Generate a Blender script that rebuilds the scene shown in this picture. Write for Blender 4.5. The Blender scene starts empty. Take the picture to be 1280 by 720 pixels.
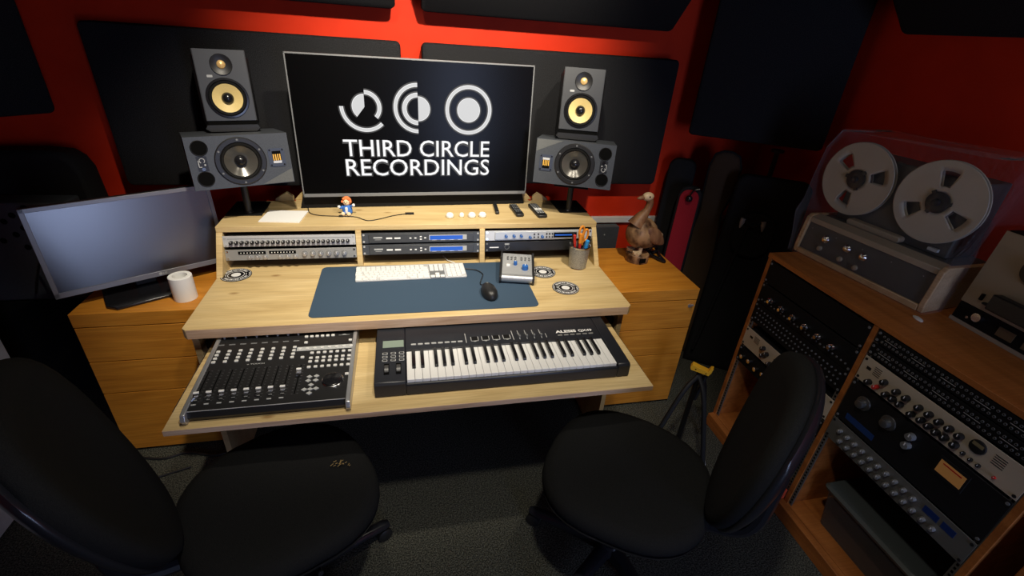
import bpy, bmesh, math, random
from mathutils import Matrix, Vector
random.seed(7)
PI = math.pi
R = math.radians
scn = bpy.context.scene
col = scn.collection

# ------------------------------------------------------------------ materials
MATS = {}
def _new(name):
    m = bpy.data.materials.new(name); m.use_nodes = True
    nt = m.node_tree; b = nt.nodes['Principled BSDF']
    MATS[name] = m
    return m, nt, b
def plain(name, c, rough=.5, metal=0, spec=.5, emit=None, es=0, trans=0, alpha=1, sheen=0, coat=0):
    m, nt, b = _new(name)
    b.inputs['Base Color'].default_value = (*c, 1)
    b.inputs['Roughness'].default_value = rough
    b.inputs['Metallic'].default_value = metal
    b.inputs['Specular IOR Level'].default_value = spec
    b.inputs['Transmission Weight'].default_value = trans
    b.inputs['Alpha'].default_value = alpha
    b.inputs['Coat Weight'].default_value = coat
    if sheen: b.inputs['Sheen Weight'].default_value = sheen
    if emit:
        b.inputs['Emission Color'].default_value = (*emit, 1)
        b.inputs['Emission Strength'].default_value = es
    return m
def noisy(name, c1, c2, scale=60, rough=.8, bump=.2, stretch=(1, 1, 1), spec=.3, detail=4, dist=.002, metal=0, lo=.35, hi=.65):
    m, nt, b = _new(name)
    N = nt.nodes; L = nt.links
    tc = N.new('ShaderNodeTexCoord'); mp = N.new('ShaderNodeMapping'); mp.inputs['Scale'].default_value = stretch
    nz = N.new('ShaderNodeTexNoise'); nz.inputs['Scale'].default_value = scale; nz.inputs['Detail'].default_value = detail
    cr = N.new('ShaderNodeValToRGB')
    cr.color_ramp.elements[0].color = (*c1, 1); cr.color_ramp.elements[1].color = (*c2, 1)
    cr.color_ramp.elements[0].position = lo; cr.color_ramp.elements[1].position = hi
    bp = N.new('ShaderNodeBump'); bp.inputs['Strength'].default_value = bump; bp.inputs['Distance'].default_value = dist
    L.new(tc.outputs['Object'], mp.inputs['Vector']); L.new(mp.outputs['Vector'], nz.inputs['Vector'])
    L.new(nz.outputs['Fac'], cr.inputs['Fac']); L.new(cr.outputs['Color'], b.inputs['Base Color'])
    L.new(nz.outputs['Fac'], bp.inputs['Height']); L.new(bp.outputs['Normal'], b.inputs['Normal'])
    b.inputs['Roughness'].default_value = rough; b.inputs['Specular IOR Level'].default_value = spec
    b.inputs['Metallic'].default_value = metal
    return m
def wood(name, c1, c2, c3, scale=1.0, stretch=(.9, 9, 9), rough=.45, knots=True, spec=.35):
    """long streaky grain with a few knots; the grain runs along local X"""
    m, nt, b = _new(name)
    N = nt.nodes; L = nt.links
    tc = N.new('ShaderNodeTexCoord'); mp = N.new('ShaderNodeMapping'); mp.inputs['Scale'].default_value = [s * scale for s in stretch]
    L.new(tc.outputs['Object'], mp.inputs['Vector'])
    n1 = N.new('ShaderNodeTexNoise'); n1.inputs['Scale'].default_value = 2.2; n1.inputs['Detail'].default_value = 6; n1.inputs['Distortion'].default_value = 1.1
    L.new(mp.outputs['Vector'], n1.inputs['Vector'])
    mp2 = N.new('ShaderNodeMapping'); mp2.inputs['Scale'].default_value = [4 * scale, 160 * scale, 160 * scale]
    L.new(tc.outputs['Object'], mp2.inputs['Vector'])
    n2 = N.new('ShaderNodeTexNoise'); n2.inputs['Scale'].default_value = 1.5; n2.inputs['Detail'].default_value = 3
    L.new(mp2.outputs['Vector'], n2.inputs['Vector'])
    cr = N.new('ShaderNodeValToRGB')
    e = cr.color_ramp.elements
    e[0].position = .3; e[0].color = (*c1, 1); e[1].position = .68; e[1].color = (*c3, 1)
    x = e.new(.5); x.color = (*c2, 1)
    L.new(n1.outputs['Fac'], cr.inputs['Fac'])
    mx = N.new('ShaderNodeMixRGB'); mx.blend_type = 'MULTIPLY'; mx.inputs['Fac'].default_value = .35
    cr2 = N.new('ShaderNodeValToRGB'); cr2.color_ramp.elements[0].position = .35; cr2.color_ramp.elements[0].color = (.55, .5, .45, 1)
    cr2.color_ramp.elements[1].position = .6; cr2.color_ramp.elements[1].color = (1, 1, 1, 1)
    L.new(n2.outputs['Fac'], cr2.inputs['Fac'])
    L.new(cr.outputs['Color'], mx.inputs['Color1']); L.new(cr2.outputs['Color'], mx.inputs['Color2'])
    out = mx.outputs['Color']
    if knots:
        mp3 = N.new('ShaderNodeMapping'); mp3.inputs['Scale'].default_value = (3.2, 6.5, 6.5)
        L.new(tc.outputs['Object'], mp3.inputs['Vector'])
        vo = N.new('ShaderNodeTexVoronoi'); vo.inputs['Scale'].default_value = 1.35
        L.new(mp3.outputs['Vector'], vo.inputs['Vector'])
        cr3 = N.new('ShaderNodeValToRGB'); cr3.color_ramp.elements[0].position = .03; cr3.color_ramp.elements[0].color = (.42, .3, .2, 1)
        cr3.color_ramp.elements[1].position = .1; cr3.color_ramp.elements[1].color = (1, 1, 1, 1)
        L.new(vo.outputs['Distance'], cr3.inputs['Fac'])
        m3 = N.new('ShaderNodeMixRGB'); m3.blend_type = 'MULTIPLY'; m3.inputs['Fac'].default_value = .75
        L.new(out, m3.inputs['Color1']); L.new(cr3.outputs['Color'], m3.inputs['Color2']); out = m3.outputs['Color']
    L.new(out, b.inputs['Base Color'])
    b.inputs['Roughness'].default_value = rough; b.inputs['Specular IOR Level'].default_value = spec
    return m

OAK = wood('oak_laminate', (.56, .40, .18), (.66, .49, .235), (.73, .56, .29), stretch=(.8, 5, 5))
OAKEDGE = wood('oak_edge_band', (.46, .30, .19), (.60, .42, .29), (.68, .50, .37), scale=1.3, knots=False)
BEECH = wood('orange_beech_veneer', (.54, .205, .020), (.62, .245, .025), (.68, .285, .033), stretch=(1.2, 14, 14), knots=False, rough=.5)
RACKWOOD = wood('reddish_pine', (.32, .10, .022), (.43, .145, .032), (.50, .175, .042), stretch=(9, 1, 9), knots=False, rough=.5)
PALEPINE = wood('pale_pine', (.45, .28, .13), (.55, .37, .19), (.62, .43, .24), stretch=(6, 2, 6), knots=False, rough=.5)
RED = noisy('red_painted_wall', (.61, .029, .006), (.66, .033, .007), scale=9, rough=.6, bump=.08, spec=.15, dist=.004)
CARPET = noisy('speckled_dark_carpet', (.028, .029, .025), (.17, .17, .135), scale=210, rough=1, bump=1, spec=.05, detail=5, dist=.008, lo=.40, hi=.70)
CEIL = noisy('dark_ceiling', (.03, .03, .03), (.04, .04, .04), scale=8, rough=.9, bump=.02)
FABRIC = noisy('charcoal_panel_cloth', (.010, .0105, .012), (.026, .026, .028), scale=330, rough=.95, bump=.5, spec=.08, detail=2)
CHAIRF = noisy('black_chair_cloth', (.008, .0085, .009), (.017, .017, .0165), scale=700, rough=.95, bump=.5, spec=.1, detail=2)
BAGF = noisy('black_nylon', (.010, .010, .011), (.018, .018, .019), scale=500, rough=.8, bump=.4, spec=.15)
BROWNF = noisy('brown_canvas', (.055, .036, .022), (.075, .05, .032), scale=600, rough=.9, bump=.4, spec=.1)
REDF = noisy('crimson_cloth', (.30, .012, .02), (.36, .018, .028), scale=500, rough=.85, bump=.3, spec=.15)
BLK = plain('black_plastic', (.012, .012, .013), .42)
BLKG = plain('glossy_black_plastic', (.010, .010, .012), .2)
DARK = plain('matt_black', (.006, .006, .006), .75, spec=.2)
HOLE = plain('deep_black', (.002, .002, .002), .9, spec=.1)
CHAR = noisy('charcoal_paint', (.050, .056, .066), (.063, .07, .081), scale=250, rough=.45, bump=.12, spec=.45, dist=.0008)
CHARL = noisy('charcoal_facet_paint', (.10, .105, .105), (.12, .125, .122), scale=250, rough=.5, bump=.12, spec=.4, dist=.0008)
KRK_ = plain('slate_baffle', (.05, .053, .058), .42, spec=.5)
YEL = noisy('woven_yellow_cone', (.75, .56, .20), (.86, .68, .30), scale=900, rough=.5, bump=.2, spec=.4, dist=.0005)
GOLD = plain('tweeter_gold', (.80, .52, .20), .35, metal=.3)
SIL = plain('brushed_silver', (.55, .56, .58), .36, metal=.75)
SILP = plain('silver_painted', (.62, .63, .64), .42, metal=.25)
CHROME = plain('chrome', (.75, .75, .76), .18, metal=1)
GREYP = plain('mid_grey', (.16, .165, .17), .5)
LGREY = plain('light_grey', (.42, .43, .43), .5)
WHITE = plain('white_plastic', (.80, .80, .79), .4)
PAPER = plain('white_paper', (.88, .88, .86), .8, spec=.2)
CREAM = plain('cream_enamel', (.55, .47, .36), .5)
NAVY = plain('navy_mat', (.042, .074, .118), .75, spec=.25)
BLUE = plain('blue_plastic', (.02, .12, .42), .4)
BLUESC = plain('blue_backlit_display', (.01, .05, .3), .3, emit=(.03, .17, .72), es=.42)
LCD = plain('pale_green_display', (.22, .28, .23), .35)
SCREEN = plain('glossy_dark_screen', (.002, .002, .0022), .24, spec=.13)
MSCREEN = plain('matt_dark_screen', (.010, .010, .012), .30, spec=1.0, coat=1.0)
MSCREEN.node_tree.nodes['Principled BSDF'].inputs['Coat Roughness'].default_value = .28
MSCREEN.node_tree.nodes['Principled BSDF'].inputs['Coat IOR'].default_value = 1.9
MBEZ = plain('grey_monitor_bezel', (.17, .17, .20), .33, spec=.9)
LOGO = plain('glowing_white_graphic', (.0, .0, .0), .5, emit=(1, 1, 1), es=.66)
LOGOB = plain('glowing_white_rim', (.0, .0, .0), .5, emit=(1, 1, 1), es=1.0)
HALO = plain('graphic_glow', (.0, .0, .0), .5, emit=(1, 1, 1), es=.05)
AMBER = plain('amber_meter', (.65, .33, .10), .5, emit=(.8, .33, .08), es=.04)
REEL = plain('dull_aluminium', (.42, .385, .32), .5, metal=.2)
TAPEB = plain('brown_tape', (.07, .04, .03), .4)
DECKG = plain('dark_grey_enamel', (.055, .055, .055), .5)
BEIGE = plain('beige_metal', (.34, .28, .20), .5, metal=.1)
YELP = plain('yellow_plastic', (.72, .38, .02), .45)
ORNG = plain('orange_plastic', (.85, .30, .03), .4)
REDP = plain('red_plastic', (.60, .03, .02), .4)
SKIN = plain('toy_cream', (.80, .62, .40), .7)
HAIR = plain('toy_orange_wool', (.75, .20, .06), .9)
TOYB = plain('toy_blue_cloth', (.04, .16, .52), .8)
DWOOD = noisy('dark_bamboo_root', (.13, .055, .025), (.26, .13, .06), scale=35, rough=.5, bump=.4, stretch=(1, 1, .4))
DUCKW = noisy('varnished_root_wood', (.05, .02, .010), (.36, .21, .10), scale=19, rough=.42, bump=.35, detail=6, stretch=(1, 1, .7), lo=.38, hi=.6)
DUCKP = plain('pale_carved_wood', (.55, .40, .24), .5)
STEEL = noisy('galvanised_mesh', (.28, .285, .29), (.48, .49, .50), scale=260, rough=.45, bump=.5, metal=.6)
WHITEW = noisy('off_white_board', (.46, .45, .42), (.52, .51, .48), scale=20, rough=.6, bump=.05)
TRUNK = plain('white_trunking', (.72, .71, .69), .45)
RIM = plain('chair_shell_plastic', (.011, .012, .016), .28, spec=.6)
ORL = plain('orange_label', (.55, .06, .02), .6)
def film():
    m, nt, b = _new('clear_polythene')
    N = nt.nodes; L = nt.links
    b.inputs['Base Color'].default_value = (.75, .75, .78, 1); b.inputs['Roughness'].default_value = .18
    b.inputs['Specular IOR Level'].default_value = .8
    tr = N.new('ShaderNodeBsdfTransparent'); mx = N.new('ShaderNodeMixShader')
    lw = N.new('ShaderNodeLayerWeight'); lw.inputs['Blend'].default_value = .25
    mr = N.new('ShaderNodeMapRange'); mr.inputs['To Min'].default_value = .02; mr.inputs['To Max'].default_value = .13
    L.new(lw.outputs['Facing'], mr.inputs['Value']); L.new(mr.outputs['Result'], mx.inputs['Fac'])
    L.new(tr.outputs['BSDF'], mx.inputs[1]); L.new(b.outputs['BSDF'], mx.inputs[2])
    tc = N.new('ShaderNodeTexCoord'); nz = N.new('ShaderNodeTexNoise'); nz.inputs['Scale'].default_value = 28; nz.inputs['Distortion'].default_value = 2
    bp = N.new('ShaderNodeBump'); bp.inputs['Strength'].default_value = .8; bp.inputs['Distance'].default_value = .01
    L.new(tc.outputs['Object'], nz.inputs['Vector']); L.new(nz.outputs['Fac'], bp.inputs['Height']); L.new(bp.outputs['Normal'], b.inputs['Normal'])
    L.new(mx.outputs['Shader'], N['Material Output'].inputs['Surface'])
    return m
FILM = film()
FROST = plain('frosted_tub', (.10, .11, .12), .45, alpha=.5)

# ------------------------------------------------------------------ mesh builder
class MB:
    """collects shapes and links them as one mesh object"""
    def __init__(s, org=(0, 0, 0), M=None):
        s.v = []; s.f = []; s.m = []; s.o = Vector(org); s.M = M or Matrix()
    def add(s, vs, fs, m=0):
        k = len(s.v)
        for p in vs: s.v.append(tuple((s.M @ Vector(p)) - s.o))
        for f in fs: s.f.append([k + i for i in f]); s.m.append(m)
        return s
    def box(s, x0, x1, y0, y1, z0, z1, m=0):
        return s.add([(x0, y0, z0), (x1, y0, z0), (x1, y1, z0), (x0, y1, z0), (x0, y0, z1), (x1, y0, z1), (x1, y1, z1), (x0, y1, z1)],
                     [(0, 3, 2, 1), (4, 5, 6, 7), (0, 1, 5, 4), (1, 2, 6, 5), (2, 3, 7, 6), (3, 0, 4, 7)], m)
    def frame(s, ax):
        a = Vector(ax).normalized()
        u = Vector((1, 0, 0)) if abs(a.x) < .9 else Vector((0, 1, 0))
        u = (u - a * u.dot(a)).normalized(); w = a.cross(u)
        return a, u, w
    def lathe(s, prof, c=(0, 0, 0), ax=(0, 0, 1), seg=28, m=0, cap=True, mats=None):
        """prof: list of (radius, distance along ax)"""
        a, u, w = s.frame(ax); c = Vector(c); vs = []; n = len(prof)
        for r, t in prof:
            for i in range(seg):
                th = 2 * PI * i / seg
                vs.append(c + a * t + u * (r * math.cos(th)) + w * (r * math.sin(th)))
        k = len(s.v)
        s.add(vs, [], m)
        for j in range(n - 1):
            for i in range(seg):
                i2 = (i + 1) % seg
                s.f.append([k + j * seg + i, k + j * seg + i2, k + (j + 1) * seg + i2, k + (j + 1) * seg + i])
                s.m.append(mats[j] if mats else m)
        if cap:
            s.f.append([k + i for i in range(seg)][::-1]); s.m.append(mats[0] if mats else m)
            s.f.append([k + (n - 1) * seg + i for i in range(seg)]); s.m.append(mats[-1] if mats else m)
        return s
    def cyl(s, c, ax, r, h, seg=24, m=0, r2=None):
        return s.lathe([(r, 0), (r if r2 is None else r2, h)], c, ax, seg, m)
    def tube(s, pts, r, seg=8, m=0, closed=False):
        pts = [Vector(p) for p in pts]; n = len(pts); k = len(s.v); prev = None; vs = []
        for i, p in enumerate(pts):
            a = pts[(i + 1) % n] if (closed or i < n - 1) else pts[i]
            b = pts[i - 1] if (closed or i > 0) else pts[i]
            t = (a - b).normalized()
            if prev is None: _, u, w = s.frame(t)
            else:
                u = (prev - t * prev.dot(t)).normalized(); w = t.cross(u)
            prev = u
            rr = r[i] if isinstance(r, (list, tuple)) else r
            for q in range(seg):
                th = 2 * PI * q / seg; vs.append(p + u * (rr * math.cos(th)) + w * (rr * math.sin(th)))
        s.add(vs, [], m)
        for j in range(n if closed else n - 1):
            j2 = (j + 1) % n
            for i in range(seg):
                i2 = (i + 1) % seg
                s.f.append([k + j * seg + i, k + j * seg + i2, k + j2 * seg + i2, k + j2 * seg + i]); s.m.append(m)
        if not closed:
            s.f.append([k + i for i in range(seg)][::-1]); s.m.append(m)
            s.f.append([k + (n - 1) * seg + i for i in range(seg)]); s.m.append(m)
        return s
    def prism(s, poly, axis, a0, a1, m=0):
        """poly in the plane normal to axis; 'x': (y,z), 'y': (x,z), 'z': (x,y)"""
        def P(p, t):
            return {'x': (t, p[0], p[1]), 'y': (p[0], t, p[1]), 'z': (p[0], p[1], t)}[axis]
        n = len(poly); vs = [P(p, a0) for p in poly] + [P(p, a1) for p in poly]
        return s.add(vs, [tuple(range(n))[::-1], tuple(range(n, 2 * n))] + [(i, (i + 1) % n, n + (i + 1) % n, n + i) for i in range(n)], m)
    def ball(s, c, r, seg=16, rings=10, m=0):
        rx, ry, rz = r if isinstance(r, (list, tuple)) else (r, r, r)
        vs = [(c[0], c[1], c[2] - rz)]
        for j in range(1, rings):
            ph = -PI / 2 + PI * j / rings
            for i in range(seg):
                th = 2 * PI * i / seg
                vs.append((c[0] + rx * math.cos(ph) * math.cos(th), c[1] + ry * math.cos(ph) * math.sin(th), c[2] + rz * math.sin(ph)))
        vs.append((c[0], c[1], c[2] + rz)); fs = []
        for i in range(seg):
            i2 = (i + 1) % seg
            fs.append((0, 1 + i2, 1 + i)); e = len(vs) - 1; b = 1 + (rings - 2) * seg
            fs.append((e, b + i, b + i2))
            for j in range(rings - 2):
                fs.append((1 + j * seg + i, 1 + j * seg + i2, 1 + (j + 1) * seg + i2, 1 + (j + 1) * seg + i))
        return s.add(vs, fs, m)
    def loft(s, rings, m=0, mats=None):
        """rings: list of equally long closed point loops; both ends capped"""
        n = len(rings[0]); k = len(s.v); s.add([p for r in rings for p in r], [], m)
        for j in range(len(rings) - 1):
            for i in range(n):
                i2 = (i + 1) % n
                s.f.append([k + j * n + i, k + j * n + i2, k + (j + 1) * n + i2, k + (j + 1) * n + i]); s.m.append(mats[j] if mats else m)
        s.f.append([k + i for i in range(n)][::-1]); s.m.append(mats[0] if mats else m)
        s.f.append([k + (len(rings) - 1) * n + i for i in range(n)]); s.m.append(mats[-1] if mats else m)
        return s
    def arc(s, cx, cz, r0, r1, a0, a1, y0, y1, seg=40, m=0):
        """flat ring sector standing in the XZ plane"""
        full = abs(a1 - a0) >= 359.9; n = seg if full else seg + 1; k = len(s.v); vs = []
        for i in range(n):
            a = R(a0 + (a1 - a0) * i / seg); c, d = math.cos(a), math.sin(a)
            vs += [(cx + r0 * c, y0, cz + r0 * d), (cx + r1 * c, y0, cz + r1 * d), (cx + r1 * c, y1, cz + r1 * d), (cx + r0 * c, y1, cz + r0 * d)]
        s.add(vs, [], m)
        for i in range(seg):
            a = k + i * 4; b = k + ((i + 1) % n) * 4
            for q in range(4):
                s.f.append([a + q, a + (q + 1) % 4, b + (q + 1) % 4, b + q]); s.m.append(m)
        if not full:
            s.f.append([k, k + 1, k + 2, k + 3]); s.m.append(m); e = k + seg * 4
            s.f.append([e + 3, e + 2, e + 1, e]); s.m.append(m)
        return s
    def rect_hole(s, x0, x1, z0, z1, cx, cz, r, y, m=0, seg=48):
        """flat plate in the XZ plane with a round opening"""
        an = [2 * PI * k / seg for k in range(seg)] + [math.atan2(z - cz, x - cx) % (2 * PI) for x in (x0, x1) for z in (z0, z1)]
        an = sorted(set(an)); vs = []
        for a in an:
            c, d = math.cos(a), math.sin(a); t = 1e9
            if abs(c) > 1e-9: t = min(t, ((x1 if c > 0 else x0) - cx) / c)
            if abs(d) > 1e-9: t = min(t, ((z1 if d > 0 else z0) - cz) / d)
            vs += [(cx + c * t, y, cz + d * t), (cx + c * r, y, cz + d * r)]
        n = len(an); return s.add(vs, [(2 * i, 2 * ((i + 1) % n), 2 * ((i + 1) % n) + 1, 2 * i + 1) for i in range(n)], m)
    def text(s, body, x, z, h, y, m=0, width=None, bold=0, ext=.0004, plane='XZ', extra=None):
        cu = bpy.data.curves.new('t', 'FONT'); cu.body = body; cu.size = 1; cu.offset = bold; cu.extrude = 0; cu.resolution_u = 3
        ob = bpy.data.objects.new('t', cu); col.objects.link(ob); bpy.context.view_layer.update()
        me = bpy.data.meshes.new_from_object(ob.evaluated_get(bpy.context.evaluated_depsgraph_get()))
        bpy.data.objects.remove(ob)
        vv = [v.co.copy() for v in me.vertices]
        if not vv: return s
        x0 = min(v.x for v in vv); x1 = max(v.x for v in vv); z0 = 0; z1 = max(v.y for v in vv)
        sz = h / (z1 - z0); sx = sz if width is None else width / (x1 - x0)
        if plane == 'XZ': vs = [(x + (v.x - x0) * sx, y, z + v.y * sz) for v in vv]
        else: vs = [(x + (v.x - x0) * sx, z + v.y * sz, y) for v in vv]
        s.add(vs, [tuple(p.vertices) for p in me.polygons], m)
        bpy.data.meshes.remove(me)
        return s
    def mesh(s, name, mats, sharp=32, flat=False):
        me = bpy.data.meshes.new(name); me.from_pydata(s.v, [], s.f)
        bm = bmesh.new(); bm.from_mesh(me); bmesh.ops.recalc_face_normals(bm, faces=bm.faces); bm.to_mesh(me); bm.free()
        for mt in (mats if isinstance(mats, (list, tuple)) else [mats]): me.materials.append(mt)
        for p, i in zip(me.polygons, s.m): p.material_index = i
        if not flat:
            me.polygons.foreach_set('use_smooth', [True] * len(me.polygons)); me.set_sharp_from_angle(angle=R(sharp))
        me.update()
        return me
    def build(s, name, mats, parent=None, bevel=0, seg=2, sharp=32, loc=(0, 0, 0), sub=0, label=None, flat=False):
        ob = bpy.data.objects.new(name, s.mesh(name, mats, sharp, flat)); col.objects.link(ob)
        ob.location = loc
        if parent: ob.parent = parent
        if bevel:
            b = ob.modifiers.new('bevel', 'BEVEL'); b.width = bevel; b.segments = seg; b.limit_method = 'ANGLE'; b.angle_limit = R(40)
        if sub:
            b = ob.modifiers.new('sub', 'SUBSURF'); b.levels = sub; b.render_levels = sub
        if label: ob['label'] = label
        return ob

def thing(name, label, cat, loc=(0, 0, 0), rot=(0, 0, 0), group=None):
    o = bpy.data.objects.new(name, None); col.objects.link(o)
    o.empty_display_size = .05
    o.location = loc; o.rotation_euler = rot; o['label'] = label; o['category'] = cat
    if group: o['group'] = group
    return o
def tag(o, label, cat, group=None):
    o['label'] = label; o['category'] = cat
    if group: o['group'] = group
    return o
def struct(o): o['kind'] = 'structure'; return o
def inst(name, proto, parent, locs, rots=None):
    """copies of one small part sharing its mesh"""
    out = []
    for i, l in enumerate(locs):
        o = proto if i == 0 else proto.copy()
        if i: col.objects.link(o)
        o.parent = parent; o.location = l
        if rots: o.rotation_euler = rots[i]
        out.append(o)
    return out
def copy_thing(root, loc=None, rot=None, label=None, group=None):
    c = root.copy(); col.objects.link(c)
    for ch in list(root.children):
        d = ch.copy(); col.objects.link(d); d.parent = c
        for g in list(ch.children):
            e = g.copy(); col.objects.link(e); e.parent = d
    if loc is not None: c.location = loc
    if rot is not None: c.rotation_euler = rot
    if label: c['label'] = label
    if group: c['group'] = group
    return c
def rrect(x0, x1, y0, y1, r, n=6):
    pts = []
    for cx, cy, a in ((x1 - r, y1 - r, 0), (x0 + r, y1 - r, 90), (x0 + r, y0 + r, 180), (x1 - r, y0 + r, 270)):
        for i in range(n + 1):
            t = R(a + 90 * i / n); pts.append((cx + r * math.cos(t), cy + r * math.sin(t)))
    return pts
def spline(pts, n=8):
    """Catmull-Rom through the points"""
    P = [Vector(p) for p in pts]; P = [P[0] * 2 - P[1]] + P + [P[-1] * 2 - P[-2]]; out = []
    for i in range(1, len(P) - 2):
        for k in range(n):
            t = k / n; a, b, c, d = P[i - 1:i + 3]
            out.append(.5 * ((2 * b) + (c - a) * t + (2 * a - 5 * b + 4 * c - d) * t * t + (3 * b - a - 3 * c + d) * t ** 3))
    out.append(P[-2]); return out

# ------------------------------------------------------------------ camera
W_, H_ = 1280, 720
def cam_matrix(yaw, pitch, roll):
    return Matrix.Rotation(yaw, 3, 'Z') @ Matrix.Rotation(pitch, 3, 'X') @ Matrix.Rotation(roll, 3, 'Y')
cd = bpy.data.cameras.new('camera'); cam = bpy.data.objects.new('camera', cd); col.objects.link(cam)
Mc = cam_matrix(-.2442, -.4997, -.0768)
right, fwd, up = Mc.col[0], Mc.col[1], Mc.col[2]
rot = Matrix((right, up, -fwd)).transposed()
cam.matrix_world = Matrix.Translation((.7082, -1.767, 1.6407)) @ rot.to_4x4()
cd.sensor_width = 36; cd.lens = 592.15 * 36 / 1280; cd.clip_start = .02
scn.camera = cam

# ------------------------------------------------------------------ room shell
XL, XR, YB, YF, ZC = -1.12, 2.70, .63, -3.6, 2.45
t = .1
struct(MB().box(XL - t, XR + t, YF - t, YB + t, -.1, 0).build('floor', CARPET))
struct(MB().box(XL - t, XR + t, YF - t, YB + t, ZC, ZC + .1).build('ceiling', CEIL))
struct(MB().box(XL - t, XR + t, YB, YB + t, 0, ZC).build('wall_back', RED))
struct(MB().box(XL - t, XL, YF - t, YB, 0, ZC).build('wall_left', RED))
struct(MB().box(XR, XR + t, YF - t, YB, 0, ZC).build('wall_right', RED))
# rear wall, behind the viewer, with a small window in it
wx0, wx1, wz0, wz1 = 1.45, 2.21, .12, 1.95
wf = MB()
wf.box(XL, wx0, YF - t, YF, 0, ZC); wf.box(wx1, XR, YF - t, YF, 0, ZC); wf.box(wx0, wx1, YF - t, YF, 0, wz0); wf.box(wx0, wx1, YF - t, YF, wz1, ZC)
struct(wf.build('wall_front', RED))
wn = MB(); wn.box(wx0, wx1, YF - .06, YF - .02, wz0, wz0 + .12).box(wx0, wx1, YF - .06, YF - .02, wz1 - .08, wz1).box(wx0, wx0 + .08, YF - .06, YF - .02, wz0, wz1).box(wx1 - .08, wx1, YF - .06, YF - .02, wz0, wz1)
struct(wn.build('door_1', TRUNK))
# cable trunking round the walls at desk height
struct(MB().box(XL, XR, YB - .022, YB, .705, .74).build('trim_1', TRUNK, bevel=.003))
struct(MB().box(XR - .022, XR, YF, YB - .022, .705, .74).build('trim_2', TRUNK, bevel=.003))

# ------------------------------------------------------------------ acoustic panels
def soft_panel(w, h, d, r=.02, wob=.004, seedv=0):
    """fabric-wrapped board, local x across, y depth (back at +d), z up, bottom-centre origin"""
    rnd = random.Random(seedv); rings = []
    out = rrect(-w / 2, w / 2, 0, h, r, 5)
    for k, (ins, y) in enumerate(((0, d), (0, d * .5), (0, .012), (.004, .004), (.013, 0))):
        cx, cz = 0, h / 2
        rings.append([(x * (1 - 2 * ins / w), y, cz + (z - cz) * (1 - 2 * ins / h)) for x, z in out])
    m = MB(); m.loft(rings); return m
def panel(label, w, h, d, loc, rot, group='charcoal acoustic panels on the red walls', sv=0):
    t = thing('acoustic_panel', label, 'acoustic panel', loc, rot, group)
    soft_panel(w, h, d, .022, seedv=sv).build('fabric_face', FABRIC, t)
    b = MB(); b.box(-w / 2 + .03, w / 2 - .03, d, d + .004, .03, h - .03); b.build('mounting_board', DARK, t)
    return t
panel('wide charcoal fabric acoustic panel on the red wall behind the left speaker pair', 1.175, .625, .095, (.127, .53, .935), (0, 0, 0))
panel('wide charcoal fabric acoustic panel on the red wall behind the right speaker pair', 1.225, .61, .095, (1.417, .53, .952), (0, 0, 0))
panel('black ceiling-edge panel tilted forward above the left pair of speakers', 1.18, .6, .09, (.11, .535, 1.672), (R(45), 0, 0))
panel('black panel tilted under the ceiling above the television and the right speakers', 1.15, .6, .09, (1.377, .535, 1.672), (R(45), 0, 0))
panel('black panel tilted under the ceiling on the right-hand wall above the tape machines', 1.5, .6, .09, (2.6, -.8, 1.717), (R(45), 0, R(-90)))
panel('tall black panel set across the right-hand corner above the instrument bags', .60, 1.1, .1, (2.358, .285, 1.235), (0, 0, R(-33.5)))
panel('tall black panel set across the left-hand corner, at the far left of the photo', .60, 1.05, .1, (-.757, .200, 1.247), (0, 0, R(48)))

# ------------------------------------------------------------------ desk
DX = 1.54
desk = thing('studio_desk', 'light oak studio desk with equipment hutch and pull-out keyboard shelf', 'desk', (DX / 2, 0, 0))
o_ = (DX / 2, 0, 0)
m = MB(o_); m.prism([(.012, -.349), (DX - .012, -.349), (DX, -.337), (DX, .46), (0, .46), (0, -.337)], 'z', .704, .7399, 0)
wt = m.build('worktop', OAK, desk, bevel=.0015)
m = MB(o_); m.prism([(.0145, -.3502), (DX - .0145, -.3502), (DX - .0145, -.3488), (.0145, -.3488)], 'z', .7055, .7385)
m.build('edge_band', OAKEDGE, desk)
# hutch top with the rear corners cut away for the speaker stands
m = MB(o_); m.prism([(0, .100), (DX, .100), (DX, .405), (1.30, .405), (1.30, .46), (.232, .46), (.232, .405), (0, .405)], 'z', .886, .908)
m.build('hutch_top', OAK, desk, bevel=.0015)
for x0 in (0, DX - .022):
    m = MB(o_); m.prism([(.001, .74), (.40, .74), (.40, .886), (.098, .886)], 'x', x0, x0 + .022); m.build('hutch_side', OAK, desk, bevel=.001)
for x0 in (.506, 1.012):
    m = MB(o_); m.prism([(.067, .74), (.40, .74), (.40, .886), (.094, .886)], 'x', x0, x0 + .022); m.build('hutch_divider', OAK, desk, bevel=.001)
for x0 in (0.0, DX - .022):
    m = MB(o_); m.prism([(-.30, 0), (.44, 0), (.44, .704), (-.30, .704)], 'x', x0 + .001, x0 + .021); m.build('leg_panel', OAK, desk, bevel=.001)
m = MB(o_); m.box(.0215, DX - .0215, .30, .318, .30, .70); m.build('back_panel', DARK, desk)
m = MB(o_); m.box(.048, 1.485, -.683, -.22, .619, .637); ks = m.build('keyboard_shelf', OAK, desk, bevel=.001)
m = MB(o_); m.box(.049, 1.484, -.6845, -.6825, .6195, .6365); m.build('shelf_edge_band', OAKEDGE, ks)
for x0 in (.024, 1.487):
    m = MB(o_); a = .0475 if x0 < 1 else 1.4855; b_ = a - .006 if x0 < 1 else a + .006
    m.box(min(a, b_), max(a, b_), -.60, -.10, .617, .630); m.box(min(x0 + .0005, b_), max(x0 + .0225, b_) if x0 < 1 else x0 + .0305, -.27, .2, .610, .640); m.build('drawer_slide', BLK, desk)
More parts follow.
